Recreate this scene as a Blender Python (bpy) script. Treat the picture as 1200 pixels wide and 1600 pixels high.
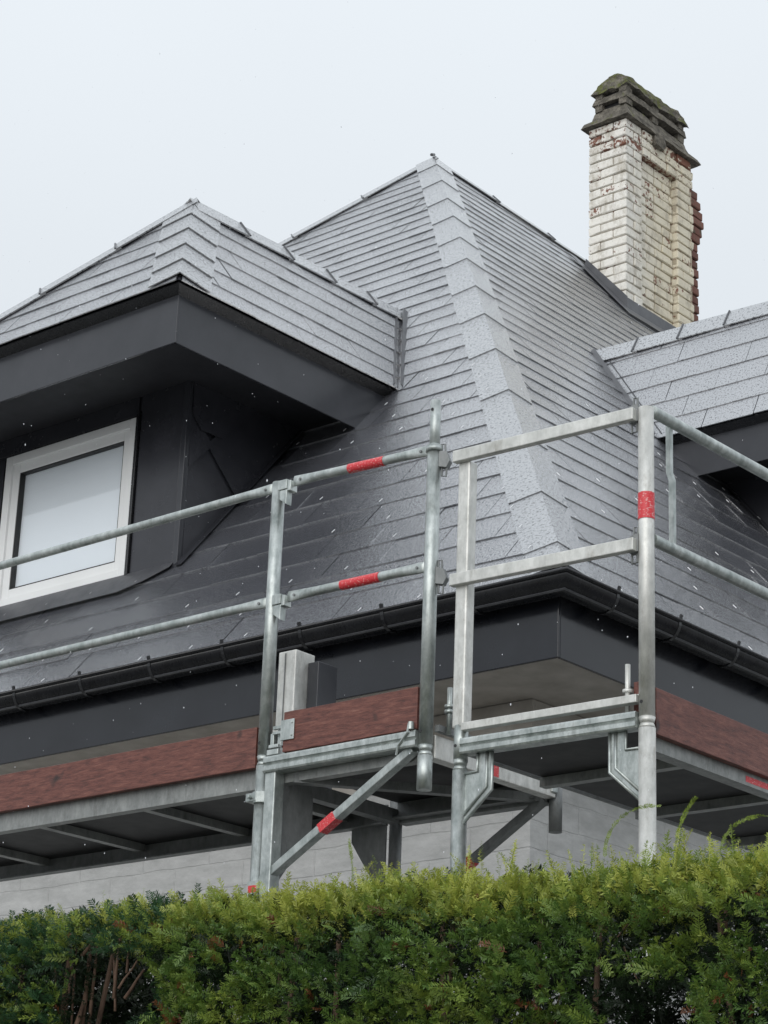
import bpy, bmesh, math, random
import numpy as np
from mathutils import Vector, Matrix, noise
random.seed(7); np.random.seed(7)
SC = bpy.context.scene
COL = SC.collection
for o in list(bpy.data.objects): bpy.data.objects.remove(o)

# ------------------------------------------------------------------ camera
F_PX, PITCH, ROLL, YAW = 3546.0, math.radians(20.06), math.radians(-2.20), math.radians(40.9)
def cam_axes():
    cy, sy, cp, sp, cr, sr = math.cos(YAW), math.sin(YAW), math.cos(PITCH), math.sin(PITCH), math.cos(ROLL), math.sin(ROLL)
    right = Vector((cy, sy, 0)); fw = Vector((-sy*cp, cy*cp, sp)); dn = fw.cross(right)
    return right*cr+dn*sr, -right*sr+dn*cr, fw
CX, CY, CZ = cam_axes()
CAM = Vector((0, 0, 1.6))
cd = bpy.data.cameras.new('camera'); cam = bpy.data.objects.new('camera', cd); COL.objects.link(cam)
cd.sensor_fit = 'VERTICAL'; cd.sensor_height = 36; cd.lens = F_PX/1600*36; cd.clip_start = 0.1; cd.clip_end = 1000
m = Matrix((CX, -CY, -CZ)).transposed().to_4x4(); m.translation = CAM; cam.matrix_world = m
SC.camera = cam
def proj(P):
    v = Vector(P)-CAM; z = v.dot(CZ)
    return 600+F_PX*v.dot(CX)/z, 800+F_PX*v.dot(CY)/z, z
def at(px, py, ax, val):
    d = CX*((px-600)/F_PX)+CY*((py-800)/F_PX)+CZ
    return CAM+d*((val-CAM[ax])/d[ax])

# ------------------------------------------------------------------ sky and light (overcast)
SUN_EL, SUN_AZ = math.radians(27), math.radians(163)
w = bpy.data.worlds.new('World'); SC.world = w; w.use_nodes = True
nt = w.node_tree; nt.nodes.clear()
out = nt.nodes.new('ShaderNodeOutputWorld'); bg = nt.nodes.new('ShaderNodeBackground')
sky = nt.nodes.new('ShaderNodeTexSky'); sky.sky_type = 'NISHITA'; sky.sun_disc = False
sky.sun_elevation = SUN_EL; sky.sun_rotation = SUN_AZ; sky.dust_density = 6; sky.air_density = 1
sc_ = nt.nodes.new('ShaderNodeVectorMath'); sc_.operation = 'SCALE'; sc_.inputs['Scale'].default_value = 0.06
nt.links.new(sky.outputs[0], sc_.inputs[0])
tc = nt.nodes.new('ShaderNodeTexCoord'); sep = nt.nodes.new('ShaderNodeSeparateXYZ')
nt.links.new(tc.outputs['Generated'], sep.inputs[0])
cl = nt.nodes.new('ShaderNodeMath'); cl.operation = 'MULTIPLY_ADD'; cl.inputs[1].default_value = 0.50; cl.inputs[2].default_value = 0.69; cl.use_clamp = False
mx0 = nt.nodes.new('ShaderNodeMath'); mx0.operation = 'MAXIMUM'; mx0.inputs[1].default_value = 0.0
nt.links.new(sep.outputs['Z'], mx0.inputs[0]); nt.links.new(mx0.outputs[0], cl.inputs[0])
cn = nt.nodes.new('ShaderNodeTexNoise'); cn.inputs['Scale'].default_value = 2.2; cn.inputs['Detail'].default_value = 3
nt.links.new(tc.outputs['Generated'], cn.inputs['Vector'])
cm = nt.nodes.new('ShaderNodeMapRange'); cm.inputs['To Min'].default_value = 0.94; cm.inputs['To Max'].default_value = 1.05
nt.links.new(cn.outputs['Fac'], cm.inputs['Value'])
ml = nt.nodes.new('ShaderNodeMath'); ml.operation = 'MULTIPLY'
nt.links.new(cl.outputs[0], ml.inputs[0]); nt.links.new(cm.outputs[0], ml.inputs[1])
cloud = nt.nodes.new('ShaderNodeVectorMath'); cloud.operation = 'SCALE'; cloud.inputs[0].default_value = (0.925, 0.985, 1.04)
nt.links.new(ml.outputs[0], cloud.inputs['Scale'])
mx = nt.nodes.new('ShaderNodeMix'); mx.data_type = 'RGBA'; mx.inputs[0].default_value = 0.92
nt.links.new(sc_.outputs[0], mx.inputs[6]); nt.links.new(cloud.outputs[0], mx.inputs[7])
nt.links.new(mx.outputs[2], bg.inputs['Color']); bg.inputs['Strength'].default_value = 1.0
nt.links.new(bg.outputs[0], out.inputs['Surface'])
ld = bpy.data.lights.new('sun', 'SUN'); ld.energy = 1.4; ld.angle = math.radians(60); ld.color = (1, 0.985, 0.965)
lo = bpy.data.objects.new('sun', ld); COL.objects.link(lo)
sd = Vector((math.sin(SUN_AZ)*math.cos(SUN_EL), math.cos(SUN_AZ)*math.cos(SUN_EL), math.sin(SUN_EL)))
lo.rotation_euler = sd.to_track_quat('Z', 'Y').to_euler(); lo.location = sd*60
SC.view_settings.view_transform = 'Standard'; SC.view_settings.look = 'None'
SC.view_settings.exposure = 0.0; SC.view_settings.gamma = 1.0; SC.view_settings.use_curve_mapping = False

# ------------------------------------------------------------------ materials
def nmat(name):
    mt = bpy.data.materials.new(name); mt.use_nodes = True
    t = mt.node_tree; b = t.nodes['Principled BSDF']
    return mt, t, b
def N(t, typ, **k):
    n = t.nodes.new(typ)
    for a, v in k.items(): setattr(n, a, v)
    return n
def pos(t, scale=(1, 1, 1), rot=(0, 0, 0)):
    g = N(t, 'ShaderNodeNewGeometry'); mp = N(t, 'ShaderNodeMapping')
    mp.inputs['Scale'].default_value = scale; mp.inputs['Rotation'].default_value = rot
    t.links.new(g.outputs['Position'], mp.inputs['Vector']); return mp.outputs[0]
def tex(t, vec, scale, detail=4, rough=0.6, dist=0):
    n = N(t, 'ShaderNodeTexNoise'); n.inputs['Scale'].default_value = scale; n.inputs['Detail'].default_value = detail
    n.inputs['Roughness'].default_value = rough; n.inputs['Distortion'].default_value = dist
    t.links.new(vec, n.inputs['Vector']); return n.outputs['Fac']
def ramp(t, fac, stops):
    r = N(t, 'ShaderNodeValToRGB'); e = r.color_ramp.elements
    while len(e) < len(stops): e.new(0.5)
    for i, (p, c) in enumerate(stops):
        e[i].position = p; e[i].color = (*c, 1) if len(c) == 3 else c
    t.links.new(fac, r.inputs[0]); return r.outputs[0]
def g3(v): return (v, v, v)
def bump(t, b, h, strength, dist=0.01):
    n = N(t, 'ShaderNodeBump'); n.inputs['Strength'].default_value = strength; n.inputs['Distance'].default_value = dist
    t.links.new(h, n.inputs['Height']); t.links.new(n.outputs[0], b.inputs['Normal'])
def mixc(t, fac, a, b_):
    n = N(t, 'ShaderNodeMix', data_type='RGBA')
    for s, v in ((0, fac), (6, a), (7, b_)):
        if isinstance(v, (tuple, list)): n.inputs[s].default_value = (*v, 1)
        elif isinstance(v, (int, float)): n.inputs[s].default_value = v
        else: t.links.new(v, n.inputs[s])
    return n.outputs[2]
def math_(t, op, a, b_=0.0):
    n = N(t, 'ShaderNodeMath', operation=op)
    for i, v in enumerate((a, b_)):
        if isinstance(v, (int, float)): n.inputs[i].default_value = v
        else: t.links.new(v, n.inputs[i])
    return n.outputs[0]
def rnd(t):
    oi = N(t, 'ShaderNodeObjectInfo'); g = N(t, 'ShaderNodeNewGeometry')
    return math_(t, 'FRACT', math_(t, 'ADD', oi.outputs['Random'], g.outputs['Random Per Island']))

M = {}
def slate_mat(name, lo_, hi_, ior, bead_scale, dry=0.22):
    mt, t, b = nmat(name)
    r = rnd(t)
    uv = N(t, 'ShaderNodeUVMap'); uv.uv_map = 'UVMap'
    off = N(t, 'ShaderNodeVectorMath', operation='SCALE'); off.inputs[0].default_value = (37.3, 91.7, 0)
    t.links.new(r, off.inputs['Scale'])
    ad = N(t, 'ShaderNodeVectorMath', operation='ADD'); t.links.new(uv.outputs[0], ad.inputs[0]); t.links.new(off.outputs[0], ad.inputs[1])
    mp = N(t, 'ShaderNodeMapping'); mp.inputs['Scale'].default_value = (3.2, 1, 1); t.links.new(ad.outputs[0], mp.inputs[0])
    streak = tex(t, mp.outputs[0], 38, 3, 0.65)
    drops = tex(t, ad.outputs[0], 95, 3, 0.75)
    big = tex(t, pos(t), 2.3, 3)
    col = mixc(t, math_(t, 'MULTIPLY', math_(t, 'ADD', r, streak), 0.55), lo_, hi_)
    rr = math_(t, 'ADD', math_(t, 'MULTIPLY', big, 0.16), math_(t, 'MULTIPLY', r, 0.08))
    rr = math_(t, 'ADD', rr, 0.05)
    t.links.new(rr, b.inputs['Roughness'])
    b.inputs['IOR'].default_value = ior
    h = math_(t, 'ADD', math_(t, 'MULTIPLY', drops, 1.3), math_(t, 'MULTIPLY', streak, 0.9))
    bump(t, b, h, 0.4, 0.005)
    b.inputs['Coat IOR'].default_value = 2.7
    # beads of water: patchy wet film
    bead = math_(t, 'ADD', math_(t, 'MULTIPLY', tex(t, ad.outputs[0], bead_scale, 2, 0.6), 0.68), math_(t, 'MULTIPLY', streak, 0.32))
    wet = ramp(t, bead, [(0.52, g3(1)), (0.62, g3(dry))])
    t.links.new(wet, b.inputs['Coat Weight'])
    t.links.new(math_(t, 'MULTIPLY_ADD', wet, 0.75), b.inputs['Specular IOR Level'])
    b.inputs['Specular IOR Level'].links[0].from_node.inputs[2].default_value = 0.25
    c2 = mixc(t, wet, (lo_[0]*0.55, lo_[1]*0.55, lo_[2]*0.55), col); t.links.new(c2, b.inputs['Base Color'])
    t.links.new(rr, b.inputs['Coat Roughness'])
    t.links.new(b.inputs['Normal'].links[0].from_socket, b.inputs['Coat Normal'])
    return mt
M['slate'] = slate_mat('wet_slate', (0.085, 0.089, 0.104), (0.140, 0.145, 0.165), 2.2, 88)
M['hip'] = slate_mat('wet_hip_slate', (0.115, 0.121, 0.134), (0.175, 0.182, 0.195), 2.2, 70, 0.08)

def simple(name, c0, c1, rough, scale=8, metal=0.0, bstr=0.0, bscale=120, stretch=(1, 1, 1), ior=1.5, r2=None):
    mt, t, b = nmat(name)
    f = tex(t, pos(t, stretch), scale, 5)
    t.links.new(mixc(t, ramp(t, f, [(0.3, g3(0)), (0.7, g3(1))]), c0, c1), b.inputs['Base Color'])
    f2 = tex(t, pos(t), scale*2.3, 4)
    mr = N(t, 'ShaderNodeMapRange'); mr.inputs['To Min'].default_value = rough-0.08; mr.inputs['To Max'].default_value = rough+0.1
    t.links.new(f2, mr.inputs['Value']); t.links.new(mr.outputs[0], b.inputs['Roughness'])
    b.inputs['Metallic'].default_value = metal; b.inputs['IOR'].default_value = ior
    if bstr: bump(t, b, tex(t, pos(t), bscale, 3), bstr, 0.004)
    return mt
M['clad'] = simple('anthracite_cladding', (0.026, 0.027, 0.033), (0.038, 0.039, 0.047), 0.24, 5, 0, 0.12, 160)
M['sheet'] = simple('anthracite_metal_sheet', (0.028, 0.030, 0.036), (0.042, 0.044, 0.052), 0.22, 3, 0.0, 0.04, 60)
M['fascia'] = simple('dark_eaves_sheet', (0.010, 0.011, 0.015), (0.018, 0.020, 0.026), 0.16, 3, 0.0, 0.04, 30)
M['gutter'] = simple('dark_zinc_gutter', (0.010, 0.0105, 0.012), (0.020, 0.021, 0.024), 0.26, 10, 0.0, 0.05, 60)
M['lead'] = simple('lead_flashing', (0.070, 0.073, 0.082), (0.11, 0.113, 0.122), 0.32, 12, 0.0, 0.2, 40)
M['soffit'] = simple('soffit_board', (0.34, 0.315, 0.28), (0.48, 0.45, 0.41), 0.7, 7, 0, 0.2, 30, (1, 1, 1))
M['darksoffit'] = simple('dark_soffit', (0.016, 0.017, 0.021), (0.024, 0.025, 0.03), 0.6, 5)
M['pvc'] = simple('white_pvc', (0.80, 0.81, 0.81), (0.85, 0.86, 0.86), 0.32, 4)
M['blind'] = simple('roller_blind', (0.88, 0.91, 0.93), (0.91, 0.94, 0.96), 0.8, 2)
M['rubber'] = simple('black_gasket', (0.015, 0.015, 0.016), (0.02, 0.02, 0.02), 0.5)
M['hook'] = simple('steel_hook', (0.75, 0.76, 0.77), (0.9, 0.9, 0.9), 0.3, 8, 0.6)
M['moss'] = None

def glass_mat():
    mt, t, b = nmat('window_glass')
    t.nodes.remove(b); o = t.nodes['Material Output']
    gl = N(t, 'ShaderNodeBsdfGlossy'); gl.inputs['Roughness'].default_value = 0.02; gl.inputs['Color'].default_value = (1, 1, 1, 1)
    tr = N(t, 'ShaderNodeBsdfTransparent'); tr.inputs['Color'].default_value = (0.98, 0.99, 1.0, 1)
    lw = N(t, 'ShaderNodeLayerWeight'); lw.inputs['Blend'].default_value = 0.5
    fac = math_(t, 'MULTIPLY_ADD', math_(t, 'POWER', lw.outputs['Facing'], 4.0), 0.6); fac.node.inputs[2].default_value = 0.04
    mixs = N(t, 'ShaderNodeMixShader')
    t.links.new(fac, mixs.inputs[0]); t.links.new(tr.outputs[0], mixs.inputs[1]); t.links.new(gl.outputs[0], mixs.inputs[2])
    t.links.new(mixs.outputs[0], o.inputs['Surface']); return mt
M['glass'] = glass_mat()

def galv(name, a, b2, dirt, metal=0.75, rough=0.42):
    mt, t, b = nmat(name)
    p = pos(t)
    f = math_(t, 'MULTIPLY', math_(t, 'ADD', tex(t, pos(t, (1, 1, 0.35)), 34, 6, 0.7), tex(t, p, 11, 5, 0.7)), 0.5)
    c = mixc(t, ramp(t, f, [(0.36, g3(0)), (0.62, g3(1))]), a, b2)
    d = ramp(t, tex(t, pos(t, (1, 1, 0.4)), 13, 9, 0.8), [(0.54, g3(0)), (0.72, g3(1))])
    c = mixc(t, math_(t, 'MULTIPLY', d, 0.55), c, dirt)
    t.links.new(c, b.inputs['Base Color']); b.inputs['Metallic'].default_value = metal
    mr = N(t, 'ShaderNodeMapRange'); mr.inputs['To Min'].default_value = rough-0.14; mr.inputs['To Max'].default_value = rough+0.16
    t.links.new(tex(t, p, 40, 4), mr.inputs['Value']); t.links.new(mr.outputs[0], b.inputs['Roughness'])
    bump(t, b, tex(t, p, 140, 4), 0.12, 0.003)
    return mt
M['galv'] = galv('galvanised_steel', (0.26, 0.295, 0.285), (0.60, 0.635, 0.62), (0.11, 0.105, 0.09))
M['alu'] = galv('weathered_aluminium', (0.46, 0.465, 0.44), (0.74, 0.74, 0.71), (0.19, 0.165, 0.12), 0.55, 0.48)
M['darksteel'] = galv('dull_shaded_steel', (0.16, 0.17, 0.17), (0.26, 0.27, 0.27), (0.05, 0.05, 0.045), 0.4, 0.55)  # darker copy of galvanised steel, shade under the deck put into its colour
M['dull'] = galv('dull_galvanised_steel', (0.20, 0.21, 0.205), (0.36, 0.37, 0.36), (0.07, 0.068, 0.06), 0.5, 0.5)
M['deck'] = simple('deck_underside', (0.012, 0.012, 0.013), (0.022, 0.022, 0.023), 0.6, 6)

def sticker_mat():
    mt, t, b = nmat('red_sticker')
    v = N(t, 'ShaderNodeTexBrick'); v.inputs['Scale'].default_value = 60; v.inputs['Mortar Size'].default_value = 0.03
    t.links.new(pos(t, (1, 1, 1), (math.pi/2, 0, 0)), v.inputs['Vector'])
    f = ramp(t, tex(t, pos(t, (1, 1, 2)), 120, 3, 0.8), [(0.58, g3(0)), (0.63, g3(1))])
    t.links.new(mixc(t, f, (0.62, 0.035, 0.045), (0.75, 0.55, 0.53)), b.inputs['Base Color'])
    b.inputs['Roughness'].default_value = 0.4; return mt
M['red'] = sticker_mat()

def wood(axis):
    mt, t, b = nmat('red_stained_board')
    st = (2.2, 14, 14) if axis == 0 else (14, 2.2, 14)
    f = tex(t, pos(t, st), 5.5, 9, 0.78, 0.35)
    c = ramp(t, f, [(0.34, (0.050, 0.016, 0.012)), (0.47, (0.120, 0.038, 0.028)), (0.58, (0.180, 0.064, 0.046)), (0.78, (0.29, 0.15, 0.11))])
    k = ramp(t, tex(t, pos(t, (1, 1, 1)), 6.5, 2), [(0.27, g3(0)), (0.33, g3(1))])
    c = mixc(t, k, (0.03, 0.014, 0.012), c)
    t.links.new(c, b.inputs['Base Color']); b.inputs['Roughness'].default_value = 0.5
    bump(t, b, f, 0.35, 0.006); return mt
M['wood0'] = wood(0); M['wood1'] = wood(1)

def wall_mat():
    mt, t, b = nmat('white_painted_masonry')
    f = tex(t, pos(t, (1, 1, 3)), 5, 7, 0.7)
    c = mixc(t, ramp(t, f, [(0.35, g3(0)), (0.68, g3(1))]), (0.40, 0.405, 0.40), (0.55, 0.555, 0.55))
    sp = ramp(t, tex(t, pos(t, (1, 1, 2)), 2.2, 8, 0.8), [(0.64, g3(0)), (0.74, g3(1))])
    c = mixc(t, math_(t, 'MULTIPLY', sp, 0.5), c, (0.30, 0.29, 0.27))
    t.links.new(c, b.inputs['Base Color']); b.inputs['Roughness'].default_value = 0.75
    g = N(t, 'ShaderNodeNewGeometry'); sx = N(t, 'ShaderNodeSeparateXYZ'); t.links.new(g.outputs['Position'], sx.inputs[0])
    cb = N(t, 'ShaderNodeCombineXYZ'); t.links.new(math_(t, 'ADD', sx.outputs['X'], sx.outputs['Y']), cb.inputs[0])
    wob = math_(t, 'MULTIPLY', tex(t, pos(t), 3, 3), 0.03)
    t.links.new(math_(t, 'ADD', sx.outputs['Z'], wob), cb.inputs[1])
    br = N(t, 'ShaderNodeTexBrick'); br.inputs['Scale'].default_value = 1.0; br.inputs['Brick Width'].default_value = 0.44; br.inputs['Row Height'].default_value = 0.118
    br.inputs['Mortar Size'].default_value = 0.006; br.inputs['Mortar Smooth'].default_value = 0.6; t.links.new(cb.outputs[0], br.inputs['Vector'])
    br.inputs['Color1'].default_value = (1, 1, 1, 1); br.inputs['Color2'].default_value = (0.92, 0.92, 0.92, 1); br.inputs['Mortar'].default_value = (0.55, 0.55, 0.55, 1)
    h = math_(t, 'ADD', math_(t, 'MULTIPLY', br.outputs['Color'], 1.2), math_(t, 'MULTIPLY', tex(t, pos(t), 30, 6), 0.6))
    bump(t, b, h, 0.6, 0.012); return mt
M['wall'] = wall_mat()

def brick_mat(name, cw, cy, paint, mortar=False):
    mt, t, b = nmat(name)
    r = rnd(t); p = pos(t)
    red = mixc(t, r, (0.10, 0.045, 0.032), (0.20, 0.085, 0.055))
    # warm stained render on the side away from the hip, cool white on the hip side
    g = N(t, 'ShaderNodeNewGeometry'); sx = N(t, 'ShaderNodeSeparateXYZ'); t.links.new(g.outputs['Position'], sx.inputs[0])
    mr = N(t, 'ShaderNodeMapRange'); mr.inputs['From Min'].default_value = 12.62; mr.inputs['From Max'].default_value = 13.3
    t.links.new(math_(t, 'ADD', sx.outputs['Y'], math_(t, 'MULTIPLY', tex(t, p, 3.5, 4), 0.35)), mr.inputs['Value'])
    white = mixc(t, mr.outputs[0], cw, cy)
    white = mixc(t, ramp(t, tex(t, pos(t, (1, 1, 0.5)), 7, 6, 0.75), [(0.5, g3(0)), (0.68, g3(0.75))]), white, (0.36, 0.32, 0.25))
    # painted film, flaking off more towards the head of the stack
    mz = N(t, 'ShaderNodeMapRange'); mz.inputs['From Min'].default_value = 9.95; mz.inputs['From Max'].default_value = 10.45
    mz.inputs['To Min'].default_value = 0.0; mz.inputs['To Max'].default_value = 0.14
    t.links.new(sx.outputs['Z'], mz.inputs['Value'])
    fl = math_(t, 'ADD', tex(t, p, 22, 7, 0.72), mz.outputs[0])
    fl = math_(t, 'ADD', fl, math_(t, 'MULTIPLY', math_(t, 'POWER', r, 6.0), 0.16))
    k = ramp(t, fl, [(paint, g3(0)), (paint+0.03, g3(1))])
    c = mixc(t, k, white, red)
    t.links.new(c, b.inputs['Base Color']); b.inputs['Roughness'].default_value = 0.8
    bump(t, b, tex(t, p, 45, 6, 0.7), 0.6, 0.012); return mt
M['brick'] = brick_mat('flaking_white_brick', (0.84, 0.83, 0.80), (0.74, 0.68, 0.54), 0.665)
M['mortar'] = brick_mat('painted_mortar', (0.50, 0.48, 0.44), (0.46, 0.40, 0.30), 0.58)
def redbrick():
    mt, t, b = nmat('weathered_red_brick')
    r = rnd(t); p = pos(t)
    c = mixc(t, r, (0.13, 0.055, 0.042), (0.22, 0.10, 0.075))
    c = mixc(t, ramp(t, tex(t, p, 14, 5), [(0.56, g3(0)), (0.64, g3(0.8))]), c, (0.10, 0.09, 0.06))
    t.links.new(c, b.inputs['Base Color']); b.inputs['Roughness'].default_value = 0.85
    bump(t, b, tex(t, p, 45, 6, 0.7), 0.6, 0.012); return mt
M['redbrick'] = redbrick()
def mossy(name, dens):
    mt, t, b = nmat(name)
    p = pos(t)
    c = ramp(t, tex(t, p, 16, 7, 0.75), [(0.3, (0.05, 0.046, 0.038)), (0.5, (0.16, 0.145, 0.12)), (0.7, (0.34, 0.31, 0.26))])
    g = N(t, 'ShaderNodeNewGeometry'); sx = N(t, 'ShaderNodeSeparateXYZ'); t.links.new(g.outputs['Normal'], sx.inputs[0])
    mf = math_(t, 'ADD', math_(t, 'MULTIPLY', sx.outputs['Z'], 0.14), tex(t, p, 11, 7, 0.7))
    mo = ramp(t, mf, [(0.60-dens, g3(0)), (0.70-dens, g3(1))])
    gr = mixc(t, tex(t, p, 30, 4), (0.05, 0.06, 0.016), (0.19, 0.20, 0.06))
    t.links.new(mixc(t, mo, c, gr), b.inputs['Base Color']); b.inputs['Roughness'].default_value = 0.9
    bump(t, b, tex(t, p, 30, 7, 0.75), 0.9, 0.03); return mt
M['moss'] = mossy('mossy_stone', 0.10); M['capstone'] = mossy('weathered_cap_stone', -0.02)

# ------------------------------------------------------------------ mesh helpers
class MB:
    def __init__(s): s.v = []; s.f = []; s.uv = {}
    def add(s, vs, fs):
        o = len(s.v); s.v += [tuple(p) for p in vs]; s.f += [tuple(o+i for i in f) for f in fs]; return s
    def box(s, a, b):
        x0, y0, z0 = a; x1, y1, z1 = b
        return s.add([(x0,y0,z0),(x1,y0,z0),(x1,y1,z0),(x0,y1,z0),(x0,y0,z1),(x1,y0,z1),(x1,y1,z1),(x0,y1,z1)],
                     [(0,3,2,1),(4,5,6,7),(0,1,5,4),(1,2,6,5),(2,3,7,6),(3,0,4,7)])
    def bar(s, p0, p1, w, h, up=(0, 0, 1)):
        p0, p1 = Vector(p0), Vector(p1); d = (p1-p0).normalized(); up = Vector(up)
        r = d.cross(up).normalized()*w/2; u = r.cross(d).normalized()*h/2
        return s.add([p0-r-u, p0+r-u, p0+r+u, p0-r+u, p1-r-u, p1+r-u, p1+r+u, p1-r+u],
                     [(0,1,2,3),(7,6,5,4),(0,4,5,1),(1,5,6,2),(2,6,7,3),(3,7,4,0)])
    def tube(s, p0, p1, r, n=14, r1=None, caps=True, hollow=0):
        p0, p1 = Vector(p0), Vector(p1); d = (p1-p0).normalized(); r1 = r if r1 is None else r1
        a = d.orthogonal().normalized(); b = d.cross(a)
        ring = lambda p, rr: [p+(a*math.cos(2*math.pi*i/n)+b*math.sin(2*math.pi*i/n))*rr for i in range(n)]
        o = len(s.v); s.add(ring(p0, r)+ring(p1, r1), [(i, (i+1) % n, n+(i+1) % n, n+i) for i in range(n)])
        if caps: s.f += [tuple(o+i for i in range(n))[::-1], tuple(o+n+i for i in range(n))]
        return s
    def path(s, pts, r, n=10):
        pts = [Vector(p) for p in pts]; rs = r if isinstance(r, (list, tuple)) else [r]*len(pts)
        o = len(s.v); ref = None
        for i, p in enumerate(pts):
            d = (pts[min(i+1, len(pts)-1)]-pts[max(i-1, 0)]).normalized()
            if ref is None: ref = d.orthogonal().normalized()
            a = (ref-d*ref.dot(d)).normalized(); b = d.cross(a); ref = a
            s.v += [tuple(p+(a*math.cos(2*math.pi*k/n)+b*math.sin(2*math.pi*k/n))*rs[i]) for k in range(n)]
        for i in range(len(pts)-1):
            for k in range(n): s.f.append((o+i*n+k, o+i*n+(k+1) % n, o+(i+1)*n+(k+1) % n, o+(i+1)*n+k))
        s.f += [tuple(o+k for k in range(n))[::-1], tuple(o+(len(pts)-1)*n+k for k in range(n))]
        return s
    def prism(s, poly, off):   # planar polygon (3-D points) extruded by off
        n = len(poly); off = Vector(off); P = [Vector(p) for p in poly]
        return s.add(P+[p+off for p in P], [tuple(range(n))[::-1], tuple(range(n, 2*n))]+[(i, (i+1) % n, n+(i+1) % n, n+i) for i in range(n)])
    def sheet(s, pts): return s.add(pts, [tuple(range(len(pts)))])
    def mesh(s, name, mat, smooth=False, uv=None):
        me = bpy.data.meshes.new(name); me.from_pydata(s.v, [], s.f); me.validate()
        bm = bmesh.new(); bm.from_mesh(me); bmesh.ops.recalc_face_normals(bm, faces=bm.faces); bm.to_mesh(me); bm.free()
        if smooth:
            me.polygons.foreach_set('use_smooth', [len(p.vertices) == 4 for p in me.polygons])
        if uv is not None:
            l = me.uv_layers.new(name='UVMap')
            for lp in me.loops: l.data[lp.index].uv = uv[lp.vertex_index]
        me.materials.append(M[mat]); return me
    def build(s, name, mat, parent=None, smooth=False, bevel=0, uv=None):
        o = bpy.data.objects.new(name, s.mesh(name, mat, smooth, uv)); COL.objects.link(o)
        if parent is not None: o.parent = parent
        if bevel:
            bv = o.modifiers.new('bevel', 'BEVEL'); bv.width = bevel; bv.segments = 2; bv.limit_method = 'ANGLE'
        return o
def empty(name, loc=(0, 0, 0)):
    o = bpy.data.objects.new(name, None); COL.objects.link(o); o.location = loc; return o
def tag(o, label=None, cat=None, group=None, kind=None):
    for k, v in (('label', label), ('category', cat), ('group', group), ('kind', kind)):
        if v: o[k] = v
    return o
def keep(o, parent):   # parent without moving
    o.parent = parent; o.matrix_parent_inverse = Matrix.Translation(-parent.location); return o
def clip(poly, conv):
    # clip 2-D polygon by convex polygon given counter-clockwise
    outp = poly
    for i in range(len(conv)):
        a, b = conv[i], conv[(i+1) % len(conv)]; inp = outp; outp = []
        if not inp: break
        side = lambda p: (b[0]-a[0])*(p[1]-a[1])-(b[1]-a[1])*(p[0]-a[0])
        for j in range(len(inp)):
            p, q = inp[j], inp[(j+1) % len(inp)]; sp, sq = side(p), side(q)
            if sp >= 0: outp.append(p)
            if (sp > 0) != (sq > 0) and sp != sq:
                t = sp/(sp-sq)
                if 1e-6 < t < 1-1e-6: outp.append((p[0]+(q[0]-p[0])*t, p[1]+(q[1]-p[1])*t))
    return outp
def ccw(c):
    a = sum(c[i][0]*c[(i+1) % len(c)][1]-c[(i+1) % len(c)][0]*c[i][1] for i in range(len(c)))
    return c if a > 0 else c[::-1]

# ------------------------------------------------------------------ ground
def ground_mat():
    mt, t, b = nmat('gravel')
    c = mixc(t, tex(t, pos(t), 30, 8), (0.17, 0.168, 0.16), (0.34, 0.335, 0.32))
    t.links.new(c, b.inputs['Base Color']); b.inputs['Roughness'].default_value = 0.9
    bump(t, b, tex(t, pos(t), 60, 5), 0.6, 0.03); return mt
M['lawn'] = ground_mat()
MB_ = MB(); n_ = 20; S_ = 400
MB_.add([(-S_+2*S_*i/n_, -S_+2*S_*j/n_, 0) for j in range(n_+1) for i in range(n_+1)],
        [(j*(n_+1)+i, j*(n_+1)+i+1, (j+1)*(n_+1)+i+1, (j+1)*(n_+1)+i) for j in range(n_) for i in range(n_)])
tag(MB_.build('ground', 'lawn'), kind='structure')

# ================================================================== HOUSE
G = Vector((-4.939, 6.80, 4.409)); A = Vector((-9.421, 11.283, 9.719))
RUN = A.y-G.y; RISE = A.z-G.z; TANP = RISE/RUN; SL = math.hypot(RUN, RISE)
KL, KR = 2.0, 8.0
YE = 19.0
house = empty('house', (-5.56, 7.41, 0))
tag(house, 'dark slate roofed house with white walls and two dormers behind the scaffolding', 'house')
FY, FX = 6.95, -5.089            # fascia planes
WY, WX = 7.41, -5.555            # wall planes
SOF = 4.157
def H(mb, name, mat, parent=None, **k):
    o = mb.build(name, mat, None, **k)
    if parent is None: return keep(o, house)
    o.parent = parent; o.matrix_parent_inverse = parent.matrix_parent_inverse.copy() if False else Matrix()
    return o
# parts are children of the house empty, placed in world space; sub-parts are children of the part
def sub(o, part):
    o.parent = part; return o
def P(mb, name, mat, **k):
    o = mb.build(name, mat, **k); o.parent = house; o.matrix_parent_inverse = Matrix.Translation(-house.location); return o
def S(mb, part, name, mat, **k):
    o = mb.build(name, mat, **k); o.parent = part; return o
XB = A.x-KL*RUN-RUN              # far left eave end
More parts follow.
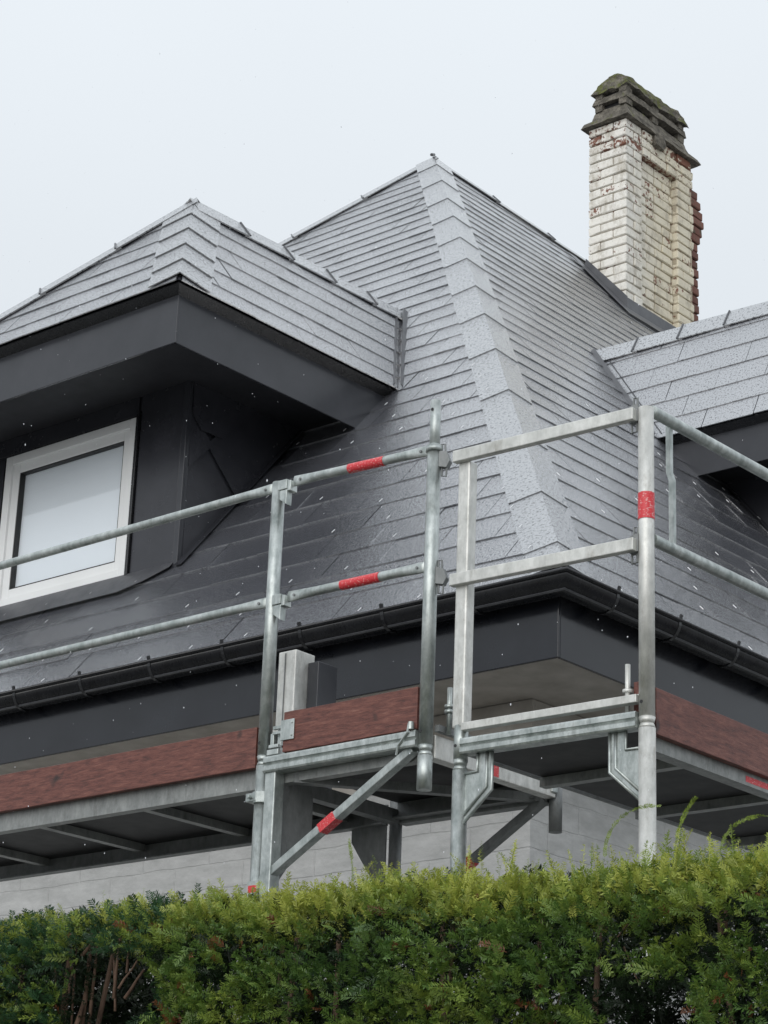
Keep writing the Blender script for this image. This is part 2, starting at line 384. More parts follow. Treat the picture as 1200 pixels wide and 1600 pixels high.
# part frames: since every part is modelled in world space and its parent inverse cancels the empty, part space == world space
w_ = MB(); w_.box((XB+0.6, WY, 0), (WX, WY+0.3, SOF)); P(w_, 'wall', 'wall')
w_ = MB(); w_.box((WX-0.3, WY+0.303, 0), (WX-0.002, YE-0.6, SOF)); P(w_, 'wall', 'wall')
s_ = MB()
s_.sheet([(XB, FY-0.002, SOF+0.03), (FX, FY-0.002, SOF+0.03), (WX, WY, SOF), (XB, WY, SOF)])
s_.sheet([(FX, FY, SOF+0.03), (FX, YE, SOF+0.03), (WX, YE, SOF), (WX, WY, SOF)])
so = MB()
so.sheet([(XB, FY, SOF), (FX, FY, SOF), (WX+0.002, WY-0.002, SOF), (XB, WY-0.002, SOF)])
so.sheet([(FX, FY, SOF), (FX, YE, SOF), (WX+0.002, YE, SOF), (WX+0.002, WY-0.002, SOF)])
P(so, 'soffit', 'soffit')
fz = MB(); fz.box((XB+0.6, WY-0.022, 3.86), (WX+0.020, WY-0.003, SOF-0.003)); P(fz, 'frieze_board', 'soffit')
fz = MB(); fz.box((WX+0.001, WY-0.0025, 3.86), (WX+0.0205, YE-0.6, SOF-0.0035)); P(fz, 'frieze_board', 'soffit')
# dark cracked paint seam where the soffit boards meet at the wall corner
for (a, b_) in (((XB, FY-0.014, SOF-0.008), (FX+0.014, FY, 4.43)),):
    f_ = MB(); f_.box(a, b_); P(f_, 'fascia', 'fascia', bevel=0.003)
f_ = MB(); f_.box((FX, FY+0.001, SOF-0.008), (FX+0.013, YE, 4.43)); P(f_, 'fascia', 'fascia', bevel=0.003)

# gutter: half round with bead, mitred round the corner
def sweep_corner(prof, x_end, y_end, closed=False):
    mb = MB(); n = len(prof)
    for (p, z) in prof: mb.v.append((x_end, FY-p, z))
    for (p, z) in prof: mb.v.append((FX+p, FY-p, z))
    for (p, z) in prof: mb.v.append((FX+p, y_end, z))
    for k in (0, n):
        for i in range(n if closed else n-1):
            j = (i+1) % n; mb.f.append((k+i, k+j, k+n+j, k+n+i))
    return mb
gz, gr, gc = 4.448, 0.066, 0.084
outer = [(gc+gr*math.cos(a), gz-gr*math.sin(a)*1.12) for a in [math.pi*i/14 for i in range(15)]]
inner = [(gc+(gr-0.004)*math.cos(a), gz-(gr-0.004)*math.sin(a)*1.12) for a in [math.pi*i/14 for i in range(15)]][::-1]
gut = sweep_corner(outer+inner, XB, YE, True)
gut_o = P(gut, 'gutter', 'gutter', smooth=True)
bead = [(gc+gr+0.002+0.009*math.cos(a), gz+0.002+0.009*math.sin(a)) for a in [2*math.pi*i/10 for i in range(10)]]
S(sweep_corner(bead, XB, YE, True), gut_o, 'gutter_bead', 'gutter', smooth=True)
rib_ = [(gc+(gr+0.004)*math.cos(a), gz-(gr+0.004)*math.sin(a)*1.12) for a in [math.pi*(0.30+0.02*i) for i in range(3)]]
S(sweep_corner(rib_+[(p-0.006, z+0.006) for p, z in rib_[::-1]], XB, YE, True), gut_o, 'gutter_rib', 'lead')
def bracket(axis, c):
    mb = MB(); prof = [(gc+(gr+0.005)*math.cos(a), gz-(gr+0.005)*math.sin(a)*1.12) for a in [math.pi*i/12 for i in range(13)]]
    prof = [(gc+gr+0.012, gz+0.026), (gc+gr-0.012, gz+0.02)][:1]+prof
    inn = [(gc+(p-gc)*0.92, gz+(z-gz)*0.92) for p, z in prof]
    wd = 0.009
    def pt(p, z, d): return (c+d, FY-p, z) if axis == 0 else (FX+p, c+d, z)
    n = len(prof)
    for d in (-wd, wd):
        for (p, z) in prof: mb.v.append(pt(p, z, d))
        for (p, z) in inn: mb.v.append(pt(p, z, d))
    for i in range(n-1):
        mb.f += [(i, i+1, 2*n+i+1, 2*n+i), (n+i, 3*n+i, 3*n+i+1, n+i+1), (i, n+i, n+i+1, i+1), (2*n+i, 2*n+i+1, 3*n+i+1, 3*n+i)]
    return S(mb, gut_o, 'gutter_bracket', 'gutter')
for i in range(15): bracket(0, -5.42-0.46*i)
for i in range(14): bracket(1, 7.15+0.45*i)
mb = MB(); mb.tube((FX+gc, FY-gc, gz-gr*1.12-0.004), (FX+gc, FY-gc, gz-gr*1.12+0.002), 0.006)

# ---------------- slates
SLATES = []      # (score, builder-tuple)
W_SL = 0.33
def frame_pt(fr, u, v, h):
    O, U, V, Nn = fr; return O+U*u+V*v+Nn*h
def lay_slates(fr, region, rows, part, hidden, lift=0.0065, width=W_SL, kinkside=None, u0=0.0, store=None):
    """rows: list of v positions (bottom edges); region: convex uv polygon"""
    reg = ccw(region); us = [p[0] for p in reg]; umin, umax = min(us), max(us)
    for ri in range(len(rows)-1):
        v0, v1 = rows[ri], rows[ri+1]; e = v1-v0; vt = v1+0.035
        k0 = int(math.floor((umin-u0)/width))-1; k1 = int(math.ceil((umax-u0)/width))+1
        for k in range(k0, k1):
            a = u0+k*width+(width/2 if ri % 2 else 0)
            j = random.uniform(-0.004, 0.004); dv = random.uniform(-0.003, 0.003)
            rect = [(a+0.0013+j, v0+dv), (a+width-0.0013+j, v0+dv), (a+width-0.0013+j, vt), (a+0.0013+j, vt)]
            pl = clip(rect, reg)
            if len(pl) < 3: continue
            ar = abs(sum(pl[i][0]*pl[(i+1) % len(pl)][1]-pl[(i+1) % len(pl)][0]*pl[i][1] for i in range(len(pl))))/2
            if ar < 0.0012: continue
            c = (sum(p[0] for p in pl)/len(pl), sum(p[1] for p in pl)/len(pl))
            Pw = frame_pt(fr, c[0], c[1], 0)
            if hidden(Pw): continue
            full = ar > 0.999*width*(vt-v0-dv)*0.985
            px, py, z = proj(Pw)
            inside = -40 < px < 1240 and -40 < py < 1640
            score = (ar*1e6/z/z if inside else 0)
            lf = lift*random.uniform(0.85, 1.15); sk = random.uniform(-0.0012, 0.0012)
            store.append((score, fr, part, pl, v0, vt, lf, sk, c))
def slate_geo(fr, pl, v0, vt, lf, sk, c):
    vs = []; uv = []; th = 0.0055; n = len(pl)
    for top in (1, 0):
        for (u, v) in pl:
            h = 0.006+lf*(vt-v)/(vt-v0)+sk*(u-c[0])/0.16
            vs.append(frame_pt(fr, u, v, h-(0 if top else th))); uv.append((u, v))
    fs = [tuple(range(n)), tuple(range(n, 2*n))[::-1]]+[(i, n+i, n+(i+1) % n, (i+1) % n) for i in range(n)]
    return vs, fs, uv

slopeV_L = Vector((0, RUN, RISE)).normalized(); slopeV_R = Vector((-RUN, 0, RISE)).normalized()
fr_L = (G, Vector((1, 0, 0)), slopeV_L, Vector((1, 0, 0)).cross(slopeV_L))
fr_R = (G, Vector((0, 1, 0)), slopeV_R, Vector((0, 1, 0)).cross(slopeV_R))
zL = lambda y: G.z+(y-G.y)*TANP
# roof deck under the slates
V0 = 0.075
def pL(u, v, h=0): return frame_pt(fr_L, u, v, h)
def pR(u, v, h=0): return frame_pt(fr_R, u, v, h)
ridge_end = A+Vector((0, YE-A.y, 0))+Vector((1, 0, -TANP))*((YE-A.y)/KR)
apexuL = -RUN; leftu = A.x-KL*RUN-G.x; apexuR = RUN
rb = MB()
rb.sheet([pL(-RUN*V0/SL, V0), A, pL(leftu, 0)])
rb.sheet([pR(RUN*V0/SL, V0), pR(YE-G.y, V0), ridge_end, A])
rb.sheet([A, ridge_end, (XB, YE, G.z), pL(leftu, 0)])
roof = P(rb, 'roof', 'clad')
rows = []
d_top = 0.0; ex = 0.150
dist = [0.14]
while dist[-1] < SL-V0-0.16:
    fr_ = dist[-1]/SL; dist.append(dist[-1]+0.152+0.062*min(1, fr_*1.05))
rowsv = sorted([SL-d for d in dist]+[V0])
if rowsv[1]-rowsv[0] < 0.09: rowsv.pop(1)
dormerL_hidden = lambda p: (-9.30 < p.x < -7.82 and p.y > 7.60 and p.z < 6.10) or (-9.3 < p.x < -7.9 and p.y > 7.6 and p.z < 7.0 and p.z < 7.2-(abs(p.x+7.885))*0.6)
dormerR_hidden = lambda p: (p.y > 10.75 and p.x > -6.9 and p.y < 12) or (12.75 < p.y < 13.45 and -8.95 < p.x < -8.72)
store = []
lay_slates(fr_L, [(0, 0), (apexuL, SL), (leftu, 0)], rowsv, roof, lambda p: dormerL_hidden(p) or p.x < -13, store=store, u0=0.06)
lay_slates(fr_R, [(0, 0), (YE-G.y, 0), (YE-G.y, SL-(YE-A.y)/KR/RUN*SL), (RUN, SL)], rowsv, roof, lambda p: dormerR_hidden(p), store=store, u0=-0.09)

# ---------------- window-side dormer
D = Vector((-7.885, 7.46, 7.25)); E = Vector((-7.25, 6.80, 6.36)); KD = 1.535
EL = Vector((D.x-KD, E.y, E.z))
yV = lambda z: G.y+(z-G.z)/TANP       # where the height meets the main slope
Vr = Vector((D.x, yV(D.z), D.z)); E0 = Vector((E.x, yV(E.z), E.z)); E0l = Vector((EL.x, yV(E.z), E.z))
db = MB(); db.sheet([E, E0, Vr, D]); db.sheet([E, D, EL]); db.sheet([D, Vr, E0l, EL])
droof = P(db, 'dormer_roof', 'clad')
vR = (D-Vector((E.x, D.y, E.z))); vlenR = vR.length
frDR = (Vector((E.x, 0, E.z)), Vector((0, 1, 0)), vR.normalized(), Vector((0, 1, 0)).cross(vR.normalized()))
vF = (D-Vector((D.x, E.y, E.z))); vlenF = vF.length
frDF = (Vector((0, E.y, E.z)), Vector((1, 0, 0)), vF.normalized(), Vector((1, 0, 0)).cross(vF.normalized()))
rowsD = [-0.02]+[0.135+0.178*i for i in range(6)]
rowsD = [r for r in rowsD if r < vlenR-0.1]+[vlenR]
lay_slates(frDR, [(E.y, -0.02), (E0.y+0.02, -0.02), (Vr.y+0.01, vlenR), (D.y, vlenR)], rowsD, droof, lambda p: False, store=store, u0=0.12, width=0.36)
rowsF = [r*vlenF/vlenR for r in rowsD]
lay_slates(frDF, [(E.x, -0.02), (D.x, vlenF), (EL.x, -0.02)], rowsF, droof, lambda p: False, store=store, u0=0.2, width=0.36)
# hidden gutter strip, fascia, soffit, walls
FDX, FDY = -7.31, 6.86
mb = MB(); mb.box((EL.x-0.05, FDY+0.012, 6.30), (FDX-0.012, FDY+0.05, 6.352)); mb.box((FDX-0.05, FDY+0.012, 6.30), (FDX-0.0125, E0.y-0.02, 6.3515))
P(mb, 'eaves_trim', 'gutter')
mb = MB(); mb.prism([(E.x-0.004, E.y+0.004, 6.352), (E.x-0.004, E0.y, 6.352), (FDX-0.02, E0.y, 6.315), (FDX-0.02, FDY+0.02, 6.315)], (0, 0, -0.006)); 
mb.prism([(E.x-0.004, E.y+0.004, 6.3525), (FDX-0.02, FDY+0.02, 6.3155), (EL.x, FDY+0.02, 6.3155), (EL.x, E.y+0.004, 6.3525)], (0, 0, -0.006))
P(mb, 'eaves_cove', 'gutter')
def fascia_run(poly, off): 
    mb = MB(); mb.prism(poly, off); return P(mb, 'dormer_fascia', 'sheet', bevel=0.002)
fb, ft = 6.068, 6.332
fascia_run([(FDX, FDY+0.001, fb), (FDX, yV(fb)+0.03, fb), (FDX, yV(ft)+0.03, ft), (FDX, FDY+0.001, ft)], (-0.012, 0, 0))
fascia_run([(EL.x-0.03, FDY, fb), (FDX+0.0015, FDY, fb), (FDX+0.0015, FDY, ft), (EL.x-0.03, FDY, ft)], (0, 0.0125, 0))
DS = 6.20; CXD = -7.806; WYD = 7.446; WLX = -9.33
mb = MB(); mb.sheet([(EL.x, FDY+0.014, DS), (FDX-0.014, FDY+0.014, DS), (FDX-0.014, yV(DS)+0.05, DS), (EL.x, yV(DS)+0.05, DS)])
P(mb, 'dormer_soffit', 'darksoffit')
# eaves box carried on out of view, added to block sky from window reflection
mb = MB(); mb.box((-10.6, FDY+0.02, 6.335), (EL.x+0.05, yV(6.335)+0.1, 6.352)); P(mb, 'added_eaves_screen', 'lead')
mb = MB(); mb.box((-10.6, FDY, fb), (EL.x-0.0305, FDY+0.0125, ft)); P(mb, 'dormer_fascia', 'sheet')  # unseen, front of the added eaves extension
mb = MB(); mb.sheet([(-10.6, FDY+0.014, DS), (EL.x-0.001, FDY+0.014, DS), (EL.x-0.001, yV(DS)+0.05, DS), (-10.6, yV(DS)+0.05, DS)]); P(mb, 'dormer_soffit', 'darksoffit')  # unseen, underside of the added eaves extension
# walls (backing)
mb = MB(); mb.prism([(CXD-0.014, WYD+0.014, zL(WYD)-0.05), (CXD-0.014, yV(DS)+0.05, DS+0.01), (CXD-0.014, WYD+0.014, DS+0.01)], (-0.05, 0, 0))
cheek = P(mb, 'dormer_cheek', 'clad')
mb = MB()
wx0, wx1, wz0, wz1 = -9.205, -8.175, 5.185, 6.085
mb.box((wx1, WYD+0.014, 5.10), (CXD-0.065, WYD+0.06, DS+0.01)); mb.box((WLX, WYD+0.014, 5.10), (wx0, WYD+0.06, DS+0.01)); mb.box((wx0, WYD+0.014, wz1), (wx1, WYD+0.06, DS+0.01))
front = P(mb, 'dormer_front', 'clad')
# diagonal cladding slates on a cheek
def diamonds(plane_pt, poly, part, c0, side=0.60):
    """poly in (a,z) plane coords convex; plane_pt(a,z,h)"""
    reg = ccw(poly); hd = side/math.sqrt(2)
    amin = min(p[0] for p in poly)-hd; amax = max(p[0] for p in poly)+hd; zmin = min(p[1] for p in poly)-hd; zmax = max(p[1] for p in poly)+hd
    nrow = int((zmax-zmin)/hd)+3
    for r in range(-1, nrow):
        zc = c0[1]+(r-nrow//2)*hd
        for k in range(-8, 9):
            ac = c0[0]+k*2*hd+(hd if r % 2 else 0)
            if not (amin < ac < amax and zmin < zc < zmax): continue
            e = hd+0.02; cc_ = 0.075
            sq = [(ac-e, zc), (ac-cc_, zc-e+cc_), (ac+cc_, zc-e+cc_), (ac+e, zc), (ac, zc+e)]
            pl = clip(sq, reg)
            if len(pl) < 3: continue
            mb = MB(); n = len(pl)
            for top in (1, 0):
                for (a, z) in pl:
                    h = 0.003+0.030*max(0, min(1, (zc+e-z)/(2*e)))+random.uniform(-.0003, .0003)
                    mb.v.append(tuple(plane_pt(a, z, h-(0 if top else 0.006))))
            mb.f = [tuple(range(n)), tuple(range(n, 2*n))[::-1]]+[(i, n+i, n+(i+1) % n, (i+1) % n) for i in range(n)]
            S(mb, part, 'cladding_slate', 'clad')
diamonds(lambda a, z, h: Vector((CXD-0.014+h, a, z)), [(WYD+0.03, zL(WYD+0.03)), (yV(DS), DS), (WYD+0.03, DS)], cheek, (7.62, 5.90))
# flat panels on the front
def panel(x0, x1, z0, z1, d=0.0):
    mb = MB(); mb.box((x0, WYD+0.002+d, z0), (x1, WYD+0.013, z1)); S(mb, front, 'cladding_panel', 'clad', bevel=0.002)
panel(wx1+0.026, CXD-0.032, zL(WYD)-0.01, DS)
panel(wx0-0.1, wx1+0.0, wz1+0.012, DS, 0.002); panel(WLX, wx0-0.02, 5.15, DS-0.12)
mb = MB(); mb.box((wx1+0.001, WYD-0.012, wz0-0.03), (wx1+0.020, WYD+0.02, wz1+0.03)); S(mb, front, 'window_trim', 'gutter', bevel=0.002)
mb = MB(); mb.box((CXD-0.030, WYD-0.002, zL(WYD)-0.01), (CXD+0.004, WYD+0.0135, DS)); mb.box((CXD-0.0125, WYD+0.014, zL(WYD)-0.02), (CXD+0.0035, WYD+0.034, DS-0.001)); S(mb, front, 'corner_trim', 'sheet', bevel=0.002)
# window
win = empty('window', (0, 0, 0)); win.parent = house; win.matrix_parent_inverse = Matrix.Translation(-house.location)
def ring(x0, x1, z0, z1, t, y0, y1, name, mat, bevel=0.004, tb=None):
    tb = tb or t; mb = MB()
    mb.box((x0, y0, z0), (x0+t, y1, z1)); mb.box((x1-t, y0, z0), (x1, y1, z1))
    mb.box((x0+t, y0+.0003, z0), (x1-t, y1, z0+tb)); mb.box((x0+t, y0+.0003, z1-t), (x1-t, y1, z1))
    o = mb.build(name, mat, win, bevel=bevel); return o
ring(wx0, wx1, wz0, wz1, 0.052, WYD-0.004, WYD+0.07, 'window_frame', 'pvc', tb=0.07)
ring(wx0+0.042, wx1-0.042, wz0+0.062, wz1-0.042, 0.062, WYD+0.012, WYD+0.075, 'sash', 'pvc')
ring(wx0+0.103, wx1-0.103, wz0+0.123, wz1-0.103, 0.008, WYD+0.017, WYD+0.05, 'gasket', 'rubber', 0)
mb = MB(); mb.box((wx0+0.10, WYD+0.034, wz0+0.12), (wx1-0.10, WYD+0.040, wz1-0.10)); mb.build('pane', 'glass', win)
mb = MB(); mb.box((wx0+0.06, WYD+0.052, wz0+0.06), (wx1-0.06, WYD+0.056, wz1-0.06)); mb.build('blind', 'blind', win)
mb = MB(); mb.prism([(wx0-0.02, WYD-0.035, wz0-0.022), (wx0-0.02, WYD-0.005, wz0+0.0), (wx0-0.02, WYD+0.06, wz0-0.0), (wx0-0.02, WYD+0.06, wz0-0.03), (wx0-0.02, WYD-0.035, wz0-0.045)], (wx1-wx0+0.02, 0, 0)); mb.build('window_sill', 'pvc', win, bevel=0.003)
# lead apron below the window
def apron(fr, pts, name='apron_flashing'):
    mb = MB(); mb.prism([frame_pt(fr, u, v, 0.026) for u, v in pts], fr[3]*0.004); return P(mb, name, 'lead', bevel=0.001)
vw = (WYD-G.y)/slopeV_L.y
uu = lambda x: x-G.x
apron(fr_L, [(uu(WLX-0.3), vw-0.15), (uu(-8.10), vw-0.15), (uu(-7.96), vw-0.10), (uu(-7.83), vw-0.01), (uu(-7.83), vw+0.03), (uu(WLX-0.3), vw+0.03)])
# cheek and valley flashings
def strip(p0, p1, wdt, nrm, side, name, mat='lead', h0=0.02, th=0.004):
    p0, p1, nrm, side = Vector(p0), Vector(p1), Vector(nrm).normalized(), Vector(side).normalized()
    mb = MB(); mb.prism([p0+nrm*h0, p1+nrm*h0, p1+side*wdt+nrm*h0, p0+side*wdt+nrm*h0], nrm*th); return P(mb, name, mat, bevel=0.001)
strip((CXD, WYD, zL(WYD)), (CXD, yV(DS), DS), 0.05, fr_L[3], (1, 0, 0), 'step_flashing', 'clad', 0.022)
def valley(p0, p1, n0, n1, name='valley_flashing'):
    p0, p1 = Vector(p0), Vector(p1); d = (p1-p0).normalized()
    s0 = n0.cross(d).normalized(); 
    mb = MB(); up = (n0+n1).normalized()
    for s, nn in ((n0.cross(d), n0), (d.cross(n1), n1)):
        s = s.normalized()
        a = [p0+nn*0.026-s*0.00, p1+nn*0.026, p1+nn*0.026+s*0.045, p0+nn*0.026+s*0.045]
        mb.prism(a, nn*0.005)
        mb.tube(p0+nn*0.03+s*0.047, p1+nn*0.03+s*0.047, 0.006, 6)
    return P(mb, name, 'lead')
valley(Vr+Vector((0, -0.02, 0.02)), E0+Vector((0.01, -0.02, 0)), frDR[3], fr_L[3])

# ---------------- side dormer
Rr_y, Rr_z, Re_y, Re_z, Rx1 = 10.49, 7.35, 10.085, 6.50, -5.35
xR = lambda z: G.x-(z-G.z)/TANP
rA = Vector((xR(Rr_z), Rr_y, Rr_z)); rE = Vector((xR(Re_z), Re_y, Re_z)); rD = Vector((Rx1-0.45, Rr_y, Rr_z)); rF = Vector((Rx1, Re_y, Re_z))
rB = Vector((Rx1, Rr_y+1.0, Re_z)); rBe = Vector((xR(Re_z), Rr_y+1.0, Re_z))
db = MB(); db.sheet([rE, rF, rD, rA]); db.sheet([rF, rB, rD]); db.sheet([rA, rD, rB, rBe])
droof2 = P(db, 'dormer_roof', 'clad')
v2 = (rD-Vector((rD.x, Re_y, Re_z))); v2l = v2.length
fr2 = (Vector((0, Re_y, Re_z)), Vector((1, 0, 0)), v2.normalized(), Vector((1, 0, 0)).cross(v2.normalized()))
rows2 = [-0.02]+[0.13+0.168*i for i in range(5)]+[v2l]
lay_slates(fr2, [(rE.x-0.02, -0.02), (rF.x, -0.02), (rD.x, v2l), (rA.x-0.01, v2l)], rows2, droof2, lambda p: False, store=store, u0=-0.02, width=0.335)
v3 = (rD-Vector((rF.x, rD.y, Re_z))); fr3 = (Vector((rF.x, 0, Re_z)), Vector((0, 1, 0)), v3.normalized(), Vector((0, 1, 0)).cross(v3.normalized()))
lay_slates(fr3, [(Re_y, -0.02), (rB.y, -0.02), (Rr_y, v3.length)], [r*v3.length/v2l for r in rows2], droof2, lambda p: False, store=store)
f2y = 10.15; f2b, f2t = 6.237, 6.468
mb = MB(); mb.prism([(xR(f2b)-0.03, f2y, f2b), (Rx1-0.06, f2y, f2b), (Rx1-0.06, f2y, f2t), (xR(f2t)-0.03, f2y, f2t)], (0, 0.012, 0)); P(mb, 'dormer_fascia', 'sheet', bevel=0.002)
mb = MB(); mb.prism([(Rx1-0.06, f2y-0.0015, f2b), (Rx1-0.06, rB.y, f2b), (Rx1-0.06, rB.y, f2t), (Rx1-0.06, f2y-0.0015, f2t)], (0.012, 0, 0)); P(mb, 'dormer_fascia', 'sheet', bevel=0.002)
mb = MB(); mb.prism([(rE.x, rE.y+0.004, 6.49), (rF.x, rE.y+0.004, 6.49), (rF.x, f2y+0.02, 6.455), (rE.x, f2y+0.02, 6.455)], (0, 0, -0.006)); P(mb, 'eaves_cove', 'gutter')
mb = MB(); mb.box((xR(6.5)-0.02, f2y+0.013, 6.43), (Rx1-0.07, f2y+0.05, 6.485)); P(mb, 'eaves_trim', 'gutter')
DS2 = 6.34; c2y = 10.56
mb = MB(); mb.sheet([(xR(DS2)-0.05, f2y+0.013, DS2), (Rx1-0.06, f2y+0.013, DS2), (Rx1-0.06, rB.y, DS2), (xR(DS2)-0.05, rB.y, DS2)]); P(mb, 'dormer_soffit', 'darksoffit')
fx2 = -5.80
mb = MB(); mb.prism([(xR(DS2)-0.05, c2y+0.014, DS2+0.01), (fx2-0.014, c2y+0.014, DS2+0.01), (fx2-0.014, c2y+0.014, G.z+(G.x-fx2)*TANP-0.05)], (0, 0.05, 0)); cheek2 = P(mb, 'dormer_cheek', 'clad')
diamonds(lambda a, z, h: Vector((a, c2y+0.014-h, z)), [(xR(DS2), DS2), (fx2, DS2), (fx2, G.z+(G.x-fx2)*TANP)], cheek2, (-6.05, 6.1))
mb = MB(); mb.box((fx2-0.05, c2y+0.07, 5.2), (fx2, rB.y-0.4, DS2+0.01)); P(mb, 'dormer_front', 'clad')
strip((xR(DS2), c2y, DS2), (fx2, c2y, G.z+(G.x-fx2)*TANP), 0.05, fr_R[3], (0, -1, 0), 'step_flashing', 'clad', 0.022)
valley(rA+Vector((0.02, 0, 0.02)), rE+Vector((0.02, -0.01, 0)), fr_R[3], fr2[3])

# ---------------- make slates: the 300 that show largest as parts, the rest joined per roof
store.sort(key=lambda s: -s[0])
single, rest = store[:300], store[300:]
for (sc, fr, part, pl, v0, vt, lf, sk, c) in single:
    vs, fs, uv = slate_geo(fr, pl, v0, vt, lf, sk, c)
    mb = MB(); mb.v = [tuple(p) for p in vs]; mb.f = fs
    S(mb, part, 'slate', 'slate', uv=uv)
for part in (roof, droof, droof2):
    mb = MB(); uvs = []
    for (sc, fr, p_, pl, v0, vt, lf, sk, c) in rest:
        if p_ is not part: continue
        vs, fs, uv = slate_geo(fr, pl, v0, vt, lf, sk, c); mb.add(vs, fs); uvs += uv
    if mb.v: tag(S(mb, part, 'slate_field', 'slate', uv=uvs), kind='stuff')
# steel hooks at the slate tails
for part in (roof, droof, droof2):
    mb = MB()
    for (sc, fr, p_, pl, v0, vt, lf, sk, c) in store:
        if p_ is not part or sc <= 0 or part is not roof: continue
        z = frame_pt(fr, c[0], v0, 0).z
        if z > 6.4: continue
        us = [p[0] for p in pl if p[1] < v0+0.02]
        if len(us) < 2 or max(us)-min(us) < 0.2 or random.random() < (0.4 if fr is fr_L else 0.68): continue
        um = (max(us)+min(us))/2
        a = frame_pt(fr, um, v0-0.004, 0.03); b = frame_pt(fr, um+0.002, v0+0.022, 0.028)
        mb.tube(a, b, 0.0016, 5)
    if mb.v: tag(S(mb, part, 'slate_hook', 'hook'), kind='stuff')

# ---------------- hip and ridge tiles
def hip_tile(part, p0, h, nA, nB, s0, s1, wA, wB, lift0=0.026, lift1=0.021, th=0.006, over=0.05):
    """folded tile along hip direction h from s0 (low) to s1 (high); nA,nB face normals"""
    h = h.normalized(); mb = MB(); up = (nA+nB).normalized()
    sA = (nA.cross(h)).normalized(); sB = (h.cross(nB)).normalized()
    if sA.z > 0: sA = -sA
    if sB.z > 0: sB = -sB
    q = []; uv = []
    j = random.uniform(-0.006, 0.006)
    for t in (0, 1):
        for s, l in ((s0+j, lift0), (s1+over, lift1)):
            cpt = p0+h*s+up*(l*1.15-t*th)
            q += [p0+h*(s+0.04)+sA*wA+nA*(l-t*th), cpt, p0+h*(s+0.04)+sB*wB+nB*(l-t*th)]
            uv += [(-wA, s), (0, s), (wB, s)]
    mb.v = [tuple(x) for x in q]
    mb.f = [(0,1,4,3),(1,2,5,4),(6,9,10,7),(7,10,11,8),(0,6,7,1),(1,7,8,2),(0,3,9,6),(2,8,11,5),(3,4,10,9),(4,5,11,10)]
    return S(mb, part, 'hip_tile', 'hip', uv=uv)
hv = (A-G); HL = hv.length
hd_ = [0.04, 0.284, 0.847, 1.436, 1.965, 2.567, 3.125, 3.792, 4.40, 5.104, 5.823, 6.54, 7.316, 7.93, HL-0.10]
for a, b_ in zip(hd_[:-1], hd_[1:]):
    hip_tile(roof, G, hv, fr_L[3], fr_R[3], HL-b_, HL-a, 0.138, 0.138)
hv2 = D-E; n_h = 5
for i in range(n_h):
    s0, s1 = hv2.length*i/n_h, hv2.length*(i+1)/n_h
    hip_tile(droof, E, hv2, frDF[3], frDR[3], s0+(0.035 if i == 0 else 0), s1-(0.06 if i == n_h-1 else 0), 0.17, 0.17, 0.024, 0.016, over=0.03)
# ridge tiles: overlapped folded slates with a rolled end clip
def ridge_run(part, p0, p1, nA, nB, step, wA, wB, name='ridge_tile'):
    p0, p1 = Vector(p0), Vector(p1); d = p1-p0; L = d.length; n = max(1, round(L/step)); d = d.normalized()
    sA = nA.cross(d).normalized(); sB = d.cross(nB).normalized()
    if sA.z > 0: sA = -sA
    if sB.z > 0: sB = -sB
    up = (nA+nB).normalized()
    for i in range(n):
        s0, s1 = L*i/n, L*(i+1)/n; mb = MB(); q = []; uv = []
        l0 = 0.028; l1 = 0.02
        for t in (0, 1):
            for s, l in ((s0, l0), (s1+0.03, l1)):
                q += [p0+d*s+sA*wA+nA*(l-t*0.008), p0+d*s+up*(l*1.1-t*0.008), p0+d*s+sB*wB+nB*(l-t*0.008)]; uv += [(-wA, s), (0, s), (wB, s)]
        mb.v = [tuple(x) for x in q]
        mb.f = [(0,1,4,3),(1,2,5,4),(6,9,10,7),(7,10,11,8),(0,6,7,1),(1,7,8,2),(0,3,9,6),(2,8,11,5),(3,4,10,9),(4,5,11,10)]
        S(mb, part, name, 'hip', uv=uv)
        mb = MB()
        if i: 
            c = p0+d*s0
            mb.tube(c+sB*wB*1.0+nB*0.031, c+up*0.034, 0.0055, 6); mb.tube(c+sA*wA*0.6+nA*0.031, c+up*0.034, 0.0055, 6)
            S(mb, part, 'ridge_clip', 'lead')
nBack = Vector((-1, 0, 1.0)).normalized()
ridge_run(roof, ridge_end, A+Vector((0, 0.02, 0)), nBack, fr_R[3], 0.62, 0.12, 0.10)
ridge_run(roof, A+Vector((-KL*RUN, -RUN, -RISE))*0.62, A, nBack, fr_L[3], 0.6, 0.12, 0.10)
nDl = Vector((-(D.z-E.z), 0, KD)).normalized()
ridge_run(droof, Vr+Vector((0, 0.03, 0)), D, nDl, frDR[3], 0.36, 0.12, 0.11)
ridge_run(droof, EL, D, nDl, frDF[3], 0.43, 0.12, 0.09)
nD2 = Vector((0, 0.8, 0.6)).normalized()
ridge_run(droof2, rA, rD, nD2, fr2[3], 0.335, 0.12, 0.11)
mb = MB(); mb.tube(A+Vector((0.0, -0.03, 0.03)), A+Vector((-0.015, 0.015, 0.055)), 0.012, 8); S(mb, roof, 'ridge_finial', 'lead')

